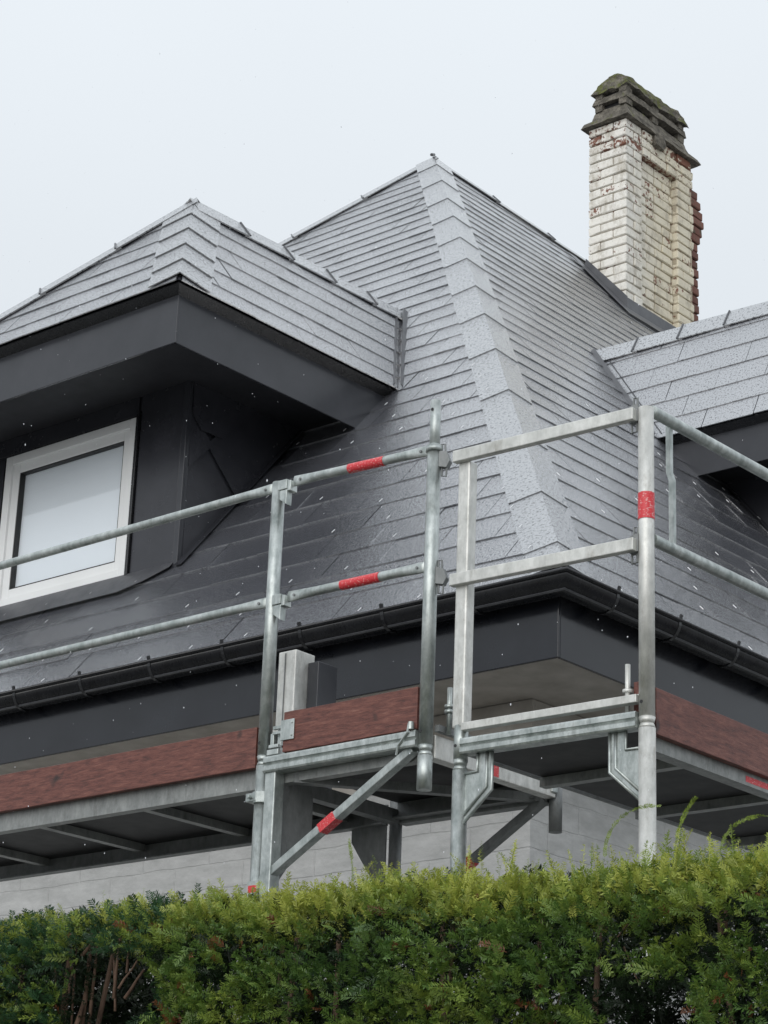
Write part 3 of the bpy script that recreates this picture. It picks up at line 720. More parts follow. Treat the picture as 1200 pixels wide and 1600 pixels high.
# ---------------- chimney
cx0, cx1, cy0, cy1 = -8.992, -8.641, 12.62, 13.545
ctop = 10.43
mb = MB(); mb.box((cx0+0.012, cy0+0.012, 8.2), (cx1-0.012, 12.822, ctop)); mb.box((cx0+0.0125, 12.8221, 8.2), (cx1-0.059, 13.316, ctop-0.23)); mb.box((cx0+0.0122, 12.8222, ctop-0.23), (cx1-0.0125, 13.3158, ctop-0.001)); mb.box((cx0+0.012, 13.3161, 8.2), (cx1-0.012, cy1-0.012, ctop))
chim = P(mb, 'chimney', 'mortar')
def brick_mesh(sx, sy, sz, seed, mat='brick'):
    r = random.Random(seed); bm = bmesh.new(); bmesh.ops.create_cube(bm, size=1)
    for v in bm.verts: v.co = Vector((v.co.x*sx, v.co.y*sy, v.co.z*sz))
    bmesh.ops.bevel(bm, geom=list(bm.edges), offset=0.006, segments=1, affect='EDGES')
    for v in bm.verts: v.co += Vector((r.uniform(-1, 1), r.uniform(-1, 1), r.uniform(-1, 1)))*0.0028
    me = bpy.data.meshes.new('brick'); bm.to_mesh(me); bm.free(); me.materials.append(M[mat]); return me
BM = {}
def brick(part, c, sx, sy, sz=0.066, mat='brick'):
    key = (round(sx, 2), round(sy, 2), mat, random.randrange(4))
    if key not in BM: BM[key] = brick_mesh(key[0], key[1], sz, hash(key[:2]) % 999+key[3], mat)
    o = bpy.data.objects.new('brick', BM[key]); COL.objects.link(o); o.parent = part
    o.location = c; o.rotation_euler = (random.uniform(-.008, .008), random.uniform(-.008, .008), random.uniform(-.01, .01)); return o
rh = 0.0765; nrow = int((ctop-8.60)/rh)
for r in range(nrow):
    z = ctop-rh*(r+0.5)
    roofz = lambda x: G.z+(G.x-x)*TANP
    # hip side face (towards -Y): corner brick + rest, alternating
    if r % 2: segs = [(cx0, cx0+0.115), (cx0+0.115, cx1)]
    else: segs = [(cx0, cx0+0.228), (cx0+0.228, cx1)]
    for i, (a, b_) in enumerate(segs):
        if z > roofz((a+b_)/2)-0.1:
            dep = 0.10 if i == 0 else (0.10 if r % 2 else 0.215)
            brick(chim, ((a+b_)/2, cy0+dep/2-0.002+random.uniform(-.003, .003), z), b_-a-0.008, dep)
    # long face (towards +X), with a recessed middle panel
    st = cy0+(0.107 if r % 2 else 0.222)
    ys = [st]
    while ys[-1] < cy1-0.05: ys.append(min(cy1, ys[-1]+random.choice((0.215, 0.22, 0.22, 0.112))))
    for a, b_ in zip(ys[:-1], ys[1:]):
        if b_-a < 0.03: continue
        # split at panel edges
        cuts = sorted({a, b_, *[c for c in (12.83, 13.31) if a < c < b_]})
        for p, q in zip(cuts[:-1], cuts[1:]):
            if q-p < 0.03: continue
            rec = 0.045 if (12.825 < (p+q)/2 < 13.315 and r > 2) else 0
            if z > roofz(cx1)-0.1:
                brick(chim, (cx1-0.05+0.002-rec+random.uniform(-.003, .003), (p+q)/2, z), 0.10, q-p-0.008)
# recess: trim the mortar core there is visible as joints; second, lower flue in bare red brick behind
mb = MB(); mb.box((cx0+0.05, cy1+0.004, 8.4), (cx1-0.05, cy1+0.10, 10.20))
flue = P(mb, 'rear_flue', 'mortar')
zz = 8.9
i = 0
while zz < 10.22:
    ext = 0.0
    t = (zz-9.78)/0.42
    if 0 < t < 1: ext = 0.085*math.sin(math.pi*min(1, t*1.05))
    for k in range(2):
        o_ = brick(flue, (cx1-0.075-0.11*k-(0.008 if i % 2 else 0), cy1+0.05+ext/2+0.006, zz), 0.105, 0.11+ext+random.uniform(-.006, .006), mat='redbrick')
    zz += rh; i += 1
# cap: drip slab, two louvre slabs on stub piers, mossy coping
def rough_slab(part, x0, x1, y0, y1, z0, z1, name, mat, tx=0.0, ty=0.0, amp=0.012, seed=0, ridge=0.0, cuts=9):
    bm = bmesh.new(); bmesh.ops.create_cube(bm, size=1)
    bmesh.ops.subdivide_edges(bm, edges=list(bm.edges), cuts=cuts, use_grid_fill=True)
    for v in bm.verts:
        k = v.co.z+0.5
        x = (x0+x1)/2+v.co.x*((x1-x0)-2*tx*k); y = (y0+y1)/2+v.co.y*((y1-y0)-2*ty*k)
        z = z0+(z1-z0)*k+ridge*k*(1-abs(v.co.x)*2)
        p = Vector((x, y, z)); n = noise.noise_vector(p*9+Vector((seed, 0, 0)))*amp+noise.noise_vector(p*26+Vector((seed, 3, 0)))*amp*0.5
        v.co = p+n
    me = bpy.data.meshes.new(name); bm.to_mesh(me); bm.free(); me.materials.append(M[mat])
    o = bpy.data.objects.new(name, me); COL.objects.link(o); o.parent = part; return o
ch, cv = (cx0+cx1)/2, (cy0+cy1)/2
rough_slab(chim, cx0-0.045, cx1+0.04, cy0-0.045, cy1+0.06, ctop+0.002, ctop+0.05, 'drip_slab', 'capstone', 0.02, 0.02, 0.008, 1)
rough_slab(chim, cx0+0.035, cx1+0.02, cy0-0.02, cy1-0.10, ctop+0.048, ctop+0.135, 'cap_slab', 'capstone', 0.03, 0.03, 0.010, 2)
rough_slab(chim, cx0+0.085, cx1-0.045, cy0+0.03, cy1-0.16, ctop+0.13, ctop+0.36, 'flue_core', 'rubber', 0, 0, 0.004, 3, cuts=4)
def piers(z0, z1, s):
    for (x, y) in ((cx1-0.03, cy0+0.03), (cx0+0.10, cy0+0.03), (cx1-0.03, cy1-0.17), (cx0+0.10, cy1-0.17), (cx1-0.035, cv-0.06)):
        rough_slab(chim, x-0.032, x+0.032, y-0.04, y+0.04, z0, z1, 'cap_pier', 'capstone', 0, 0, 0.006, s+x*7+y, cuts=3)
piers(ctop+0.125, ctop+0.185, 4)
rough_slab(chim, cx0+0.05, cx1+0.015, cy0-0.015, cy1-0.11, ctop+0.178, ctop+0.238, 'cap_slab', 'capstone', 0.012, 0.012, 0.010, 5)
piers(ctop+0.232, ctop+0.285, 6)
rough_slab(chim, cx0+0.05, cx1+0.025, cy0-0.025, cy1-0.09, ctop+0.275, ctop+0.395, 'coping', 'moss', 0.045, 0.06, 0.024, 7, ridge=0.055, cuts=16)
mb = MB(); mb.box((cx1-0.02, 12.98, ctop-0.10), (cx1+0.04, 13.08, ctop+0.01)); 
rough_slab(chim, cx1-0.02, cx1+0.035, 12.97, 13.09, ctop-0.09, ctop+0.01, 'broken_corbel', 'capstone', 0, 0, 0.02, 8, cuts=5)
# lead flashing round the foot
zr = lambda x: G.z+(G.x-x)*TANP
mb = MB(); mb.prism([(cx0-0.03, cy0-0.014, zr(cx0)-0.0), (cx1+0.014, cy0-0.014, zr(cx1)-0.04), (cx1+0.014, cy0-0.014, zr(cx1)+0.12), (cx0-0.01, cy0-0.014, zr(cx0)+0.12)], (0, 0.006, 0)); P(mb, 'chimney_flashing', 'lead')
mb = MB(); mb.prism([(cx1+0.0145, cy0-0.013, zr(cx1)-0.05), (cx1+0.0145, cy1+0.1, zr(cx1)-0.05), (cx1+0.0145, cy1+0.1, zr(cx1)+0.11), (cx1+0.0145, cy0-0.013, zr(cx1)+0.11)], (-0.006, 0, 0)); P(mb, 'chimney_flashing', 'lead')
strip((cx0-0.12, cy0-0.012, zr(cx0-0.12)), (cx1+0.02, cy0-0.012, zr(cx1+0.02)), 0.11, fr_R[3], (0, -1, 0), 'chimney_apron', 'lead', 0.024)
strip((cx1+0.0, cy0-0.12, zr(cx1)), (cx1+0.0, cy1+0.1, zr(cx1)), 0.14, fr_R[3], -slopeV_R, 'chimney_apron', 'lead', 0.025)

# ================================================================== SCAFFOLDING
TR = 0.02415
def scaffold(name, label, loc, group='facade scaffolds round the house corner'):
    return tag(empty(name, loc), label, 'scaffold', group)
scA = scaffold('scaffold', 'steel scaffold along the window side, with a cantilevered corner bay on raking braces', (-5.39, 5.64, 0))
scB = scaffold('scaffold', 'steel scaffold with a flat bar end guardrail frame, running along the side dormer wall', (-3.795, 5.64, 0))
def Q(sc, mb, name, mat, **k):
    o = mb.build(name, mat, **k); o.parent = sc; o.matrix_parent_inverse = Matrix.Translation(-sc.location); return o
def QS(part, mb, name, mat, **k):
    o = mb.build(name, mat, **k); o.parent = part; return o
def standard(sc, x, y, z0, z1, joint=None, base=True, mat='galv', rtop=None, r=TR):
    mb = MB()
    if joint:
        mb.tube((x, y, z0), (x, y, joint-0.05), r+0.0015, 18); mb.tube((x, y, joint-0.05), (x, y, joint-0.035), r+0.0015, 18, r-0.004)
        mb.tube((x, y, joint-0.035), (x, y, joint-0.015), r-0.004, 18, r+0.001); mb.tube((x, y, joint-0.015), (x, y, z1), r, 18)
    else: mb.tube((x, y, z0), (x, y, z1), r, 18)
    o = Q(sc, mb, 'standard', mat, smooth=True)
    if joint:
        mb = MB(); mb.tube((x-0.004, y-r-0.0008, joint+0.03), (x-0.004, y-r+0.004, joint+0.03), 0.006, 8); QS(o, mb, 'pin_hole', 'rubber')
    if base:
        mb = MB(); mb.box((x-0.075, y-0.075, 0.002), (x+0.075, y+0.075, 0.012)); mb.tube((x, y, 0.01), (x, y, 0.3), 0.019); mb.tube((x, y, 0.2), (x, y, 0.24), 0.036); QS(o, mb, 'base_jack', 'galv')
    return o
xa, xb, yo, yi = -5.40, -4.665, 5.64, 6.37
zA = 3.50
# --- standards
sA = standard(scA, xa, yo, 0, 4.545, 3.53)
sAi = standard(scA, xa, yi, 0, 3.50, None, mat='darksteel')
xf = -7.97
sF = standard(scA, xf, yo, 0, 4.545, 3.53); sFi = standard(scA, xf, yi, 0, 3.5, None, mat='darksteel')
sB = standard(scA, xb, yo, 3.305, 4.525, 3.47, base=False)
mb = MB(); mb.tube((xb, yo, 4.50), (xb, yo, 4.692), 0.0185, 16); QS(sB, mb, 'spigot', 'galv', smooth=True)
mb = MB(); mb.tube((xb, yo, 4.655), (xb, yo-0.0195, 4.655), 0.006, 8); QS(sB, mb, 'pin_hole', 'rubber')
mb = MB(); mb.tube((xb, yo, 4.500), (xb, yo, 4.518), 0.031, 18); QS(sB, mb, 'collar', 'galv', smooth=True)
mb = MB(); mb.tube((xb, yi, 3.30), (xb, yi, 3.51), TR, 16); Q(scA, mb, 'stub_post', 'darksteel', smooth=True)
# companion flat post next to outer standard below the deck
mb = MB(); mb.box((xa+0.028, yo-0.02, 2.4), (xa+0.078, yo+0.03, 3.455)); Q(scA, mb, 'frame_leg', 'galv', bevel=0.004)
mb = MB(); mb.prism([(xa+0.055, yo+0.045, 3.46), (xa+0.055, yo+0.20, 3.46), (xa+0.055, yo+0.20, 3.28), (xa+0.055, yo+0.045, 3.08)], (0.006, 0, 0)); Q(scA, mb, 'gusset_plate', 'darksteel')
# --- tubes: guardrails with flattened ends
def rail(sc, p0, p1, name='guardrail', flat=(1, 1), r=0.0168, mat='galv', red=None):
    p0, p1 = Vector(p0), Vector(p1); d = (p1-p0).normalized(); L = (p1-p0).length
    mb = MB(); n = 14; up = Vector((0, 0, 1)); s_ = d.cross(up).normalized()
    sec = []
    fl = lambda t: (1.0 if t > 0.12 else (0.35+0.65*max(0, (t-0.02))/0.10))
    ss = [0, 0.02, 0.05, 0.09, 0.13, L-0.13, L-0.09, L-0.05, L-0.02, L]
    for s in ss:
        k = 1
        if flat[0]: k = min(k, fl(s))
        if flat[1]: k = min(k, fl(L-s))
        sec.append((p0+d*s, r*k, r*(1.0+0.35*(1-k))))
    o0 = 0
    for (c, a, b_) in sec:
        mb.v += [tuple(c+s_*a*math.cos(2*math.pi*i/n)+up*b_*math.sin(2*math.pi*i/n)) for i in range(n)]
    for k in range(len(sec)-1):
        mb.f += [(k*n+i, k*n+(i+1) % n, (k+1)*n+(i+1) % n, (k+1)*n+i) for i in range(n)]
    mb.f += [tuple(range(n))[::-1], tuple((len(sec)-1)*n+i for i in range(n))]
    o = Q(sc, mb, name, mat, smooth=True)
    if red:
        mb = MB(); a, b_ = p0+d*L*red[0], p0+d*L*red[1]; mb.tube(a, b_, r+0.0012, 18, caps=False); QS(o, mb, 'sticker', 'red', smooth=True)
    for e, f_, sg in ((p0, flat[0], 1), (p1, flat[1], -1)):
        if f_:
            mb = MB(); c = e+d*0.035*sg; mb.tube(c-s_*(-0.0075), c-s_*(-0.0095), 0.0055, 8); mb.tube(c+s_*0.0072, c+s_*0.011, 0.0055, 8); QS(o, mb, 'bolt', 'darksteel')
    return o
yr = yo+0.002
rail(scA, (xf+0.02, yr, 4.515), (xa-0.028, yr, 4.530)); rail(scA, (xf+0.02, yr, 4.085), (xa-0.028, yr, 4.090))
rail(scA, (xa+0.075, yr, 4.536), (xb-0.022, yr, 4.512), red=(0.42, 0.68)); rail(scA, (xa+0.075, yr, 4.092), (xb-0.022, yr, 4.085), red=(0.40, 0.68))
def wedge(std, x, y, z, dx=1, dy=0):
    mb = MB()
    d = Vector((dx, dy, 0)); s = Vector((-dy, dx, 0)); c = Vector((x, y, z))
    def bx(a, b_, s0, s1, z0, z1):
        pts = [c+d*a+s*s0, c+d*b_+s*s0, c+d*b_+s*s1, c+d*a+s*s1]
        mb.prism([p+Vector((0, 0, z0)) for p in pts], (0, 0, z1-z0))
    bx(0.02, 0.062, -0.026, 0.020, -0.012, 0.026); bx(0.062, 0.078, -0.022, 0.016, -0.02, 0.02)
    q = [c+d*0.026+s*-0.024+Vector((0, 0, -0.014)), c+d*0.064+s*-0.024+Vector((0, 0, -0.014)), c+d*0.062+s*-0.024+Vector((0, 0, -0.072)), c+d*0.028+s*-0.024+Vector((0, 0, -0.048))]
    mb.prism(q, s*0.03)
    o = QS(std, mb, 'wedge_lock', 'galv', bevel=0.002)
    return o
wedge(sA, xa, yo, 4.515); wedge(sA, xa, yo, 4.075)
def hooklock(std, x, y, z, dx, dy):
    mb = MB(); d = Vector((dx, dy, 0)); c = Vector((x, y, z)); s = Vector((-dy, dx, 0))
    q = [c+d*0.022+Vector((0, 0, 0.03)), c+d*0.05+Vector((0, 0, 0.022)), c+d*0.062+Vector((0, 0, -0.012)), c+d*0.05+Vector((0, 0, -0.035)), c+d*0.022+Vector((0, 0, -0.03))]
    mb.prism([p-s*0.012 for p in q], s*0.028)
    mb.path([c+d*0.03+Vector((0, 0, -0.03)), c+d*0.03+Vector((0, 0, -0.062)), c+d*0.046+Vector((0, 0, -0.066)), c+d*0.048+Vector((0, 0, -0.035))], 0.0042, 6)
    mb.path([c+d*0.028+Vector((0, 0, 0.028)), c+d*0.028+Vector((0, 0, 0.055)), c+d*0.04+Vector((0, 0, 0.055)), c+d*0.042+Vector((0, 0, 0.026))], 0.0042, 6)
    QS(std, mb, 'wedge_lock', 'darksteel', bevel=0.0015)
hooklock(sB, xb, yo, 4.47, 0.95, 0.3); hooklock(sB, xb, yo, 4.045, 0.95, 0.3)
# swivel coupler under the deck on the outer standard
mb = MB(); mb.tube((xa, yo, 3.345), (xa, yo, 3.385), 0.034, 14); mb.box((xa-0.045, yo-0.035, 3.35), (xa+0.005, yo-0.005, 3.38)); mb.tube((xa-0.02, yo-0.05, 3.365), (xa-0.02, yo-0.03, 3.365), 0.008, 6)
QS(sA, mb, 'coupler', 'galv', bevel=0.002)
# --- U transoms of the cantilever bay
def channel(p0, p1, h=0.05, w_=0.048):
    p0, p1 = Vector(p0), Vector(p1); d = (p1-p0).normalized(); s = d.cross(Vector((0, 0, 1))).normalized(); u = Vector((0, 0, 1))
    prof = [(-w_/2, h/2), (-w_/2-0.003, h/2-0.006), (-w_/2-0.003, h*0.12), (-w_/2+0.004, 0.0), (-w_/2-0.003, -h*0.12), (-w_/2-0.003, -h/2+0.006), (-w_/2, -h/2), (w_/2, -h/2), (w_/2, h/2)]
    mb = MB(); mb.prism([p0+s*a+u*b_ for a, b_ in prof], p1-p0); return mb
# profile ribs face the street: s points to the street side when drawn right to left
Q(scA, channel((xb-0.02, yo-0.004, 3.478), (xa+0.026, yo-0.004, 3.476), 0.056), 'transom', 'galv')
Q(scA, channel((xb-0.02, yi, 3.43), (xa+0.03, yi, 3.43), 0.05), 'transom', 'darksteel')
mb = MB(); mb.box((xb-0.022, yo+0.025, 3.415), (xb+0.022, yi-0.03, 3.495)); endb = Q(scA, mb, 'end_beam', 'alu', bevel=0.003)
mb = MB(); mb.box((xb+0.0221, 5.93, 3.420), (xb+0.0231, 6.01, 3.485)); QS(endb, mb, 'sticker', 'red')
mb = MB(); mb.box((xb-0.028, yi-0.06, 3.43), (xb+0.03, yi-0.026, 3.515)); QS(endb, mb, 'end_bracket', 'galv', bevel=0.004)
# cross members under the corner bay
mb = MB(); mb.bar((xa+0.12, yo+0.03, 3.425), (xb-0.05, yi-0.02, 3.425), 0.04, 0.03); Q(scA, mb, 'diagonal_bearer', 'darksteel')
mb = MB(); mb.bar((xa+0.02, yo+0.03, 3.43), (xa+0.02, yi-0.03, 3.43), 0.045, 0.05); Q(scA, mb, 'end_transom', 'darksteel')
# raking braces
def brace(p0, p1, mat='galv', red=None):
    mb = MB(); mb.bar(p0, p1, 0.03, 0.036, (0, 1, 0)); o = Q(scA, mb, 'raking_brace', mat, bevel=0.003)
    if red:
        p0, p1 = Vector(p0), Vector(p1); mb = MB(); mb.bar(p0.lerp(p1, red[0]), p0.lerp(p1, red[1]), 0.0325, 0.0385, (0, 1, 0)); QS(o, mb, 'sticker', 'red')
    return o
brace((xb-0.05, yo+0.004, 3.452), (xa+0.01, yo+0.004, 3.065), 'galv', (0.49, 0.59))
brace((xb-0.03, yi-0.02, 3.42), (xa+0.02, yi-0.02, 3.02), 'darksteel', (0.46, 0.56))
mb = MB(); mb.path([(xb-0.045, yo-0.035, 3.53), (xb-0.05, yo-0.036, 3.50), (xb-0.09, yo-0.034, 3.46), (xb-0.10, yo-0.03, 3.43)], 0.004, 6); mb.tube((xb-0.04, yo-0.03, 3.51), (xb-0.04, yo-0.03, 3.535), 0.01, 8); Q(scA, mb, 'safety_clip', 'galv')
mb = MB(); mb.box((xa-0.02, yo-0.028, 2.98), (xa+0.03, yo-0.022, 3.07)); b1 = Q(scA, mb, 'brace_foot', 'galv'); 
mb = MB(); mb.box((xa-0.015, yo-0.0285, 3.03), (xa+0.025, yo-0.0281, 3.055)); QS(b1, mb, 'sticker', 'red')
# gusset below inner joint
mb = MB(); mb.prism([(xa-0.03, yi-0.02, 3.42), (xa-0.20, yi-0.02, 3.42), (xa-0.20, yi-0.02, 3.36), (xa-0.03, yi-0.02, 3.12)], (0, 0.006, 0)); Q(scA, mb, 'gusset_plate', 'darksteel')
# --- decks: a tray with edge beams and cross bars
def deck_x(sc, x0, x1, y0, y1, z, bars):
    mb = MB(); mb.box((x0, y0+0.012, z-0.012), (x1, y1-0.012, z)); o = Q(sc, mb, 'deck', 'deck')
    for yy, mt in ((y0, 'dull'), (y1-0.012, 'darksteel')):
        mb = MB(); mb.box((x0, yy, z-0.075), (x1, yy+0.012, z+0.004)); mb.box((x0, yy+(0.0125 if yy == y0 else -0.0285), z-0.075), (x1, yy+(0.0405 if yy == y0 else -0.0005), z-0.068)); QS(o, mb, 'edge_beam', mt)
    for bx_ in bars:
        mb = MB(); mb.box((bx_-0.018, y0+0.042, z-0.045), (bx_+0.018, y1-0.03, z-0.014)); QS(o, mb, 'cross_bar', 'dull')
    return o
deck_x(scA, xf+0.05, xa-0.03, yo+0.02, yi-0.01, 3.482, [-7.3, -6.72, -6.14, -5.62])
deck_x(scA, xa+0.04, xb-0.05, yo+0.03, yi-0.03, 3.492, [])
# --- toe boards
def toe_x(x0, x1, y, z0, z1, name='toe_board'):
    mb = MB(); n = 12
    for i in range(n+1):
        x = x0+(x1-x0)*i/n; w0 = random.uniform(-.0015, .0015)
        mb.v += [(x, y-0.013+w0, z0+random.uniform(-.001, .001)), (x, y-0.013+w0, z1+random.uniform(-.0015, .0015)), (x, y+0.013+w0, z1), (x, y+0.013+w0, z0)]
    for i in range(n):
        for k in range(4): mb.f.append((i*4+k, i*4+(k+1) % 4, (i+1)*4+(k+1) % 4, (i+1)*4+k))
    mb.f += [(0, 1, 2, 3), (4*n+3, 4*n+2, 4*n+1, 4*n)]
    return Q(scA, mb, name, 'wood0', bevel=0.002)
toe_x(xf+0.04, xa-0.026, yo-0.003, 3.475, 3.622)
tb = toe_x(xa+0.10, xb-0.028, yo-0.002, 3.514, 3.658)
mb = MB(); mb.box((xa+0.092, yo-0.0205, 3.555), (xa+0.155, yo-0.0155, 3.628)); mb.box((xa+0.055, yo-0.020, 3.600), (xa+0.10, yo-0.010, 3.612)); mb.box((xa+0.055, yo-0.020, 3.582), (xa+0.10, yo-0.010, 3.592))
for (dx_, dz_) in ((0.145, 3.615), (0.145, 3.57)): mb.tube((xa+dx_, yo-0.024, dz_), (xa+dx_, yo-0.0203, dz_), 0.004, 6)
QS(tb, mb, 'end_fitting', 'galv', bevel=0.001)
mb = MB(); mb.box((xa+0.03, yo-0.02, 3.51), (xa+0.085, yo+0.03, 3.53)); mb.box((xa+0.035, yo-0.018, 3.535), (xa+0.08, yo+0.02, 3.548)); mb.box((xa+0.035, yo-0.01, 3.545), (xa+0.052, yo+0.012, 3.59)); mb.box((xa+0.06, yo+0.0, 3.51), (xa+0.08, yo+0.02, 3.62)); Q(scA, mb, 'toe_board_bracket', 'galv', bevel=0.002)
mb = MB(); mb.box((xa+0.04, yo+0.022, 3.56), (xa+0.075, yo+0.10, 3.625)); Q(scA, mb, 'board_end', 'wood1')
# toe board pin near the corner standard
mb = MB(); mb.tube((xb+0.05, yo+0.06, 3.50), (xb+0.05, yo+0.06, 3.66), 0.009, 10); mb.tube((xb+0.05, yo+0.06, 3.57), (xb+0.05, yo+0.06, 3.582), 0.017, 12); mb.tube((xb+0.05, yo+0.06, 3.588), (xb+0.05, yo+0.06, 3.60), 0.017, 12); Q(scA, mb, 'screw_pin', 'galv', smooth=True)
mb = MB(); mb.bar((xb+0.03, yo+0.02, 3.515), (xb+0.03, yo+0.30, 3.515), 0.02, 0.022); Q(scA, mb, 'pin_holder', 'darksteel')
# box section post standing inside the left deck
mb = MB(); mb.box((-5.848, 6.16, 3.482), (-5.757, 6.27, 4.10)); bp = Q(scA, mb, 'box_post', 'alu', bevel=0.004)
mb = MB(); mb.box((-5.812, 6.156, 3.80), (-5.808, 6.1605, 4.09)); QS(bp, mb, 'seam', 'darksteel')
mb = MB(); mb.box((-5.853, 6.154, 3.78), (-5.76, 6.1595, 3.79)); mb.box((-5.853, 6.152, 3.60), (-5.80, 6.1592, 3.778)); QS(bp, mb, 'bracket_plate', 'alu')
mb = MB(); mb.box((-5.756, 6.23, 3.482), (-5.70, 6.34, 4.06)); QS(bp, mb, 'shaded_side', 'sheet', bevel=0.003)  # dark sheet stands in for the shaded side face of the post

# --- the other scaffold
xc, xd, zB = -4.515, -3.787, 3.44
sC = standard(scB, xc, yo, 0, 3.50, 3.40)
mb = MB(); mb.box((xc-0.024, yo-0.022, 3.49), (xc+0.027, yo+0.022, 4.425)); Q(scB, mb, 'guard_post', 'alu', bevel=0.007)
sD = standard(scB, xd, yo, 0, 4.452, 3.44, mat='alu', r=0.0255)
mb = MB(); mb.tube((xd, yo, 4.069), (xd, yo, 4.158), 0.0268, 18, caps=False); QS(sD, mb, 'sticker', 'red', smooth=True)
sCi = standard(scB, xc, 8.21, 0, 4.4, None); sDi = standard(scB, xd, 8.21, 0, 4.45, None)
for z in (4.437, 3.993):
    mb = MB(); mb.bar((xc-0.034, yo-0.03, z+0.006), (xd-0.022, yo-0.03, z-0.010), 0.028, 0.042); Q(scB, mb, 'end_guardrail', 'alu', bevel=0.003)
    hooklock(sD, xd, yo, z+0.0, -0.97, -0.25)
# upper thin bar and ribbed U transom
mb = MB(); mb.bar((xc+0.022, yo-0.016, 3.489), (xd-0.02, yo-0.016, 3.483), 0.03, 0.026); Q(scB, mb, 'toe_rail', 'alu', bevel=0.002)
Q(scB, channel((xd-0.022, yo-0.006, 3.416), (xc+0.02, yo-0.006, 3.424), 0.052), 'transom', 'galv')
def gusset(x, sgn, ztop):
    pts = [(0.022, 0.0), (0.135, 0.0), (0.135, -0.115), (0.022, -0.215), (0.022, -0.185), (0.022, -0.085), (0.068, -0.085), (0.068, -0.02), (0.022, -0.02)]
    outer = [(0.022, -0.225), (0.135, -0.125), (0.135, 0.0), (0.075, 0.0), (0.075, -0.06), (0.022, -0.06)]
    mb = MB(); mb.prism([(x+sgn*a, yo-0.003, ztop+b_) for a, b_ in outer], (0, 0.006, 0))
    o = Q(scB, mb, 'gusset_plate', 'galv', bevel=0.0015)
    for off in (0.0, 0.022):
        pp = [(0.022, -0.225+off*1.3), (0.135-off, -0.125+off*0.5), (0.135-off, 0.0)]
        mb = MB(); mb.path([(x+sgn*a, yo-0.005, ztop+b_) for a, b_ in pp], 0.0055, 8); QS(o, mb, 'pressed_rib', 'galv', smooth=True)
    mb = MB(); mb.path([(x+sgn*a, yo-0.005, ztop+b_) for a, b_ in [(0.022, -0.06), (0.075, -0.06), (0.075, 0.0)]], 0.0055, 8); QS(o, mb, 'pressed_rib', 'galv', smooth=True)
gusset(xc, 1, 3.398); gusset(xd, -1, 3.392)
# screw post on the transom
mb = MB(); mb.tube((xd-0.085, yo+0.02, 3.45), (xd-0.085, yo+0.02, 3.612), 0.0085, 10); mb.tube((xd-0.085, yo+0.02, 3.52), (xd-0.085, yo+0.02, 3.53), 0.017, 12); mb.box((xd-0.10, yo+0.005, 3.495), (xd-0.02, yo+0.03, 3.506)); Q(scB, mb, 'screw_pin', 'alu', smooth=True)
mb = MB(); mb.box((xd-0.07, yo+0.03, 3.45), (xd-0.028, yo+0.056, 3.555)); Q(scB, mb, 'board_end', 'wood1', bevel=0.002)
# long rails, strap, toe board and deck running along the wall
rail(scB, (xd+0.002, yo+0.03, 4.452), (xd+0.002, 8.19, 4.468), r=0.0195, flat=(0, 1)); rail(scB, (xd+0.002, yo+0.03, 4.012), (xd+0.002, 8.19, 4.03), r=0.0195, flat=(0, 1))
mb = MB(); mb.path([(xd-0.01, 5.79, 4.44), (xd-0.01, 5.79, 4.28), (xd+0.0, 5.79, 4.25), (xd+0.0, 5.79, 4.02)], 0.012, 4); Q(scB, mb, 'strap_post', 'galv')
mb = MB(); n = 12
for i in range(n+1):
    y = yo+0.03+(8.18-yo-0.03)*i/n; w0 = random.uniform(-.0015, .0015)
    z0 = 3.378+0.0*i; z1 = 3.525+0.0*i
    mb.v += [(xd+0.013+w0, y, z0), (xd+0.013+w0, y, z1+random.uniform(-.0015, .0015)), (xd-0.013+w0, y, z1), (xd-0.013+w0, y, z0)]
for i in range(n):
    for k in range(4): mb.f.append((i*4+k, i*4+(k+1) % 4, (i+1)*4+(k+1) % 4, (i+1)*4+k))
mb.f += [(0, 1, 2, 3), (4*n+3, 4*n+2, 4*n+1, 4*n)]
Q(scB, mb, 'toe_board', 'wood1', bevel=0.002)
mb = MB(); mb.box((xc+0.04, yo+0.05, 3.405), (xd-0.03, 8.18, 3.42)); dk = Q(scB, mb, 'deck', 'deck')
mb = MB(); mb.box((xd-0.03, yo+0.03, 3.335), (xd-0.014, 8.18, 3.42)); mb.box((xd-0.065, yo+0.03, 3.335), (xd-0.031, 8.18, 3.343)); eb = QS(dk, mb, 'edge_beam', 'dull')
mb = MB(); mb.box((xc+0.012, yo+0.03, 3.402), (xc+0.028, 8.18, 3.425)); QS(dk, mb, 'edge_beam', 'darksteel')
for yy in (6.05, 6.62, 7.2, 7.8):
    mb = MB(); mb.box((xc+0.03, yy-0.018, 3.372), (xd-0.066, yy+0.018, 3.404)); QS(dk, mb, 'cross_bar', 'dull')
mb = MB(); mb.box((xd-0.0138, 6.23, 3.346), (xd-0.0132, 6.38, 3.366)); QS(dk, mb, 'sticker', 'red')

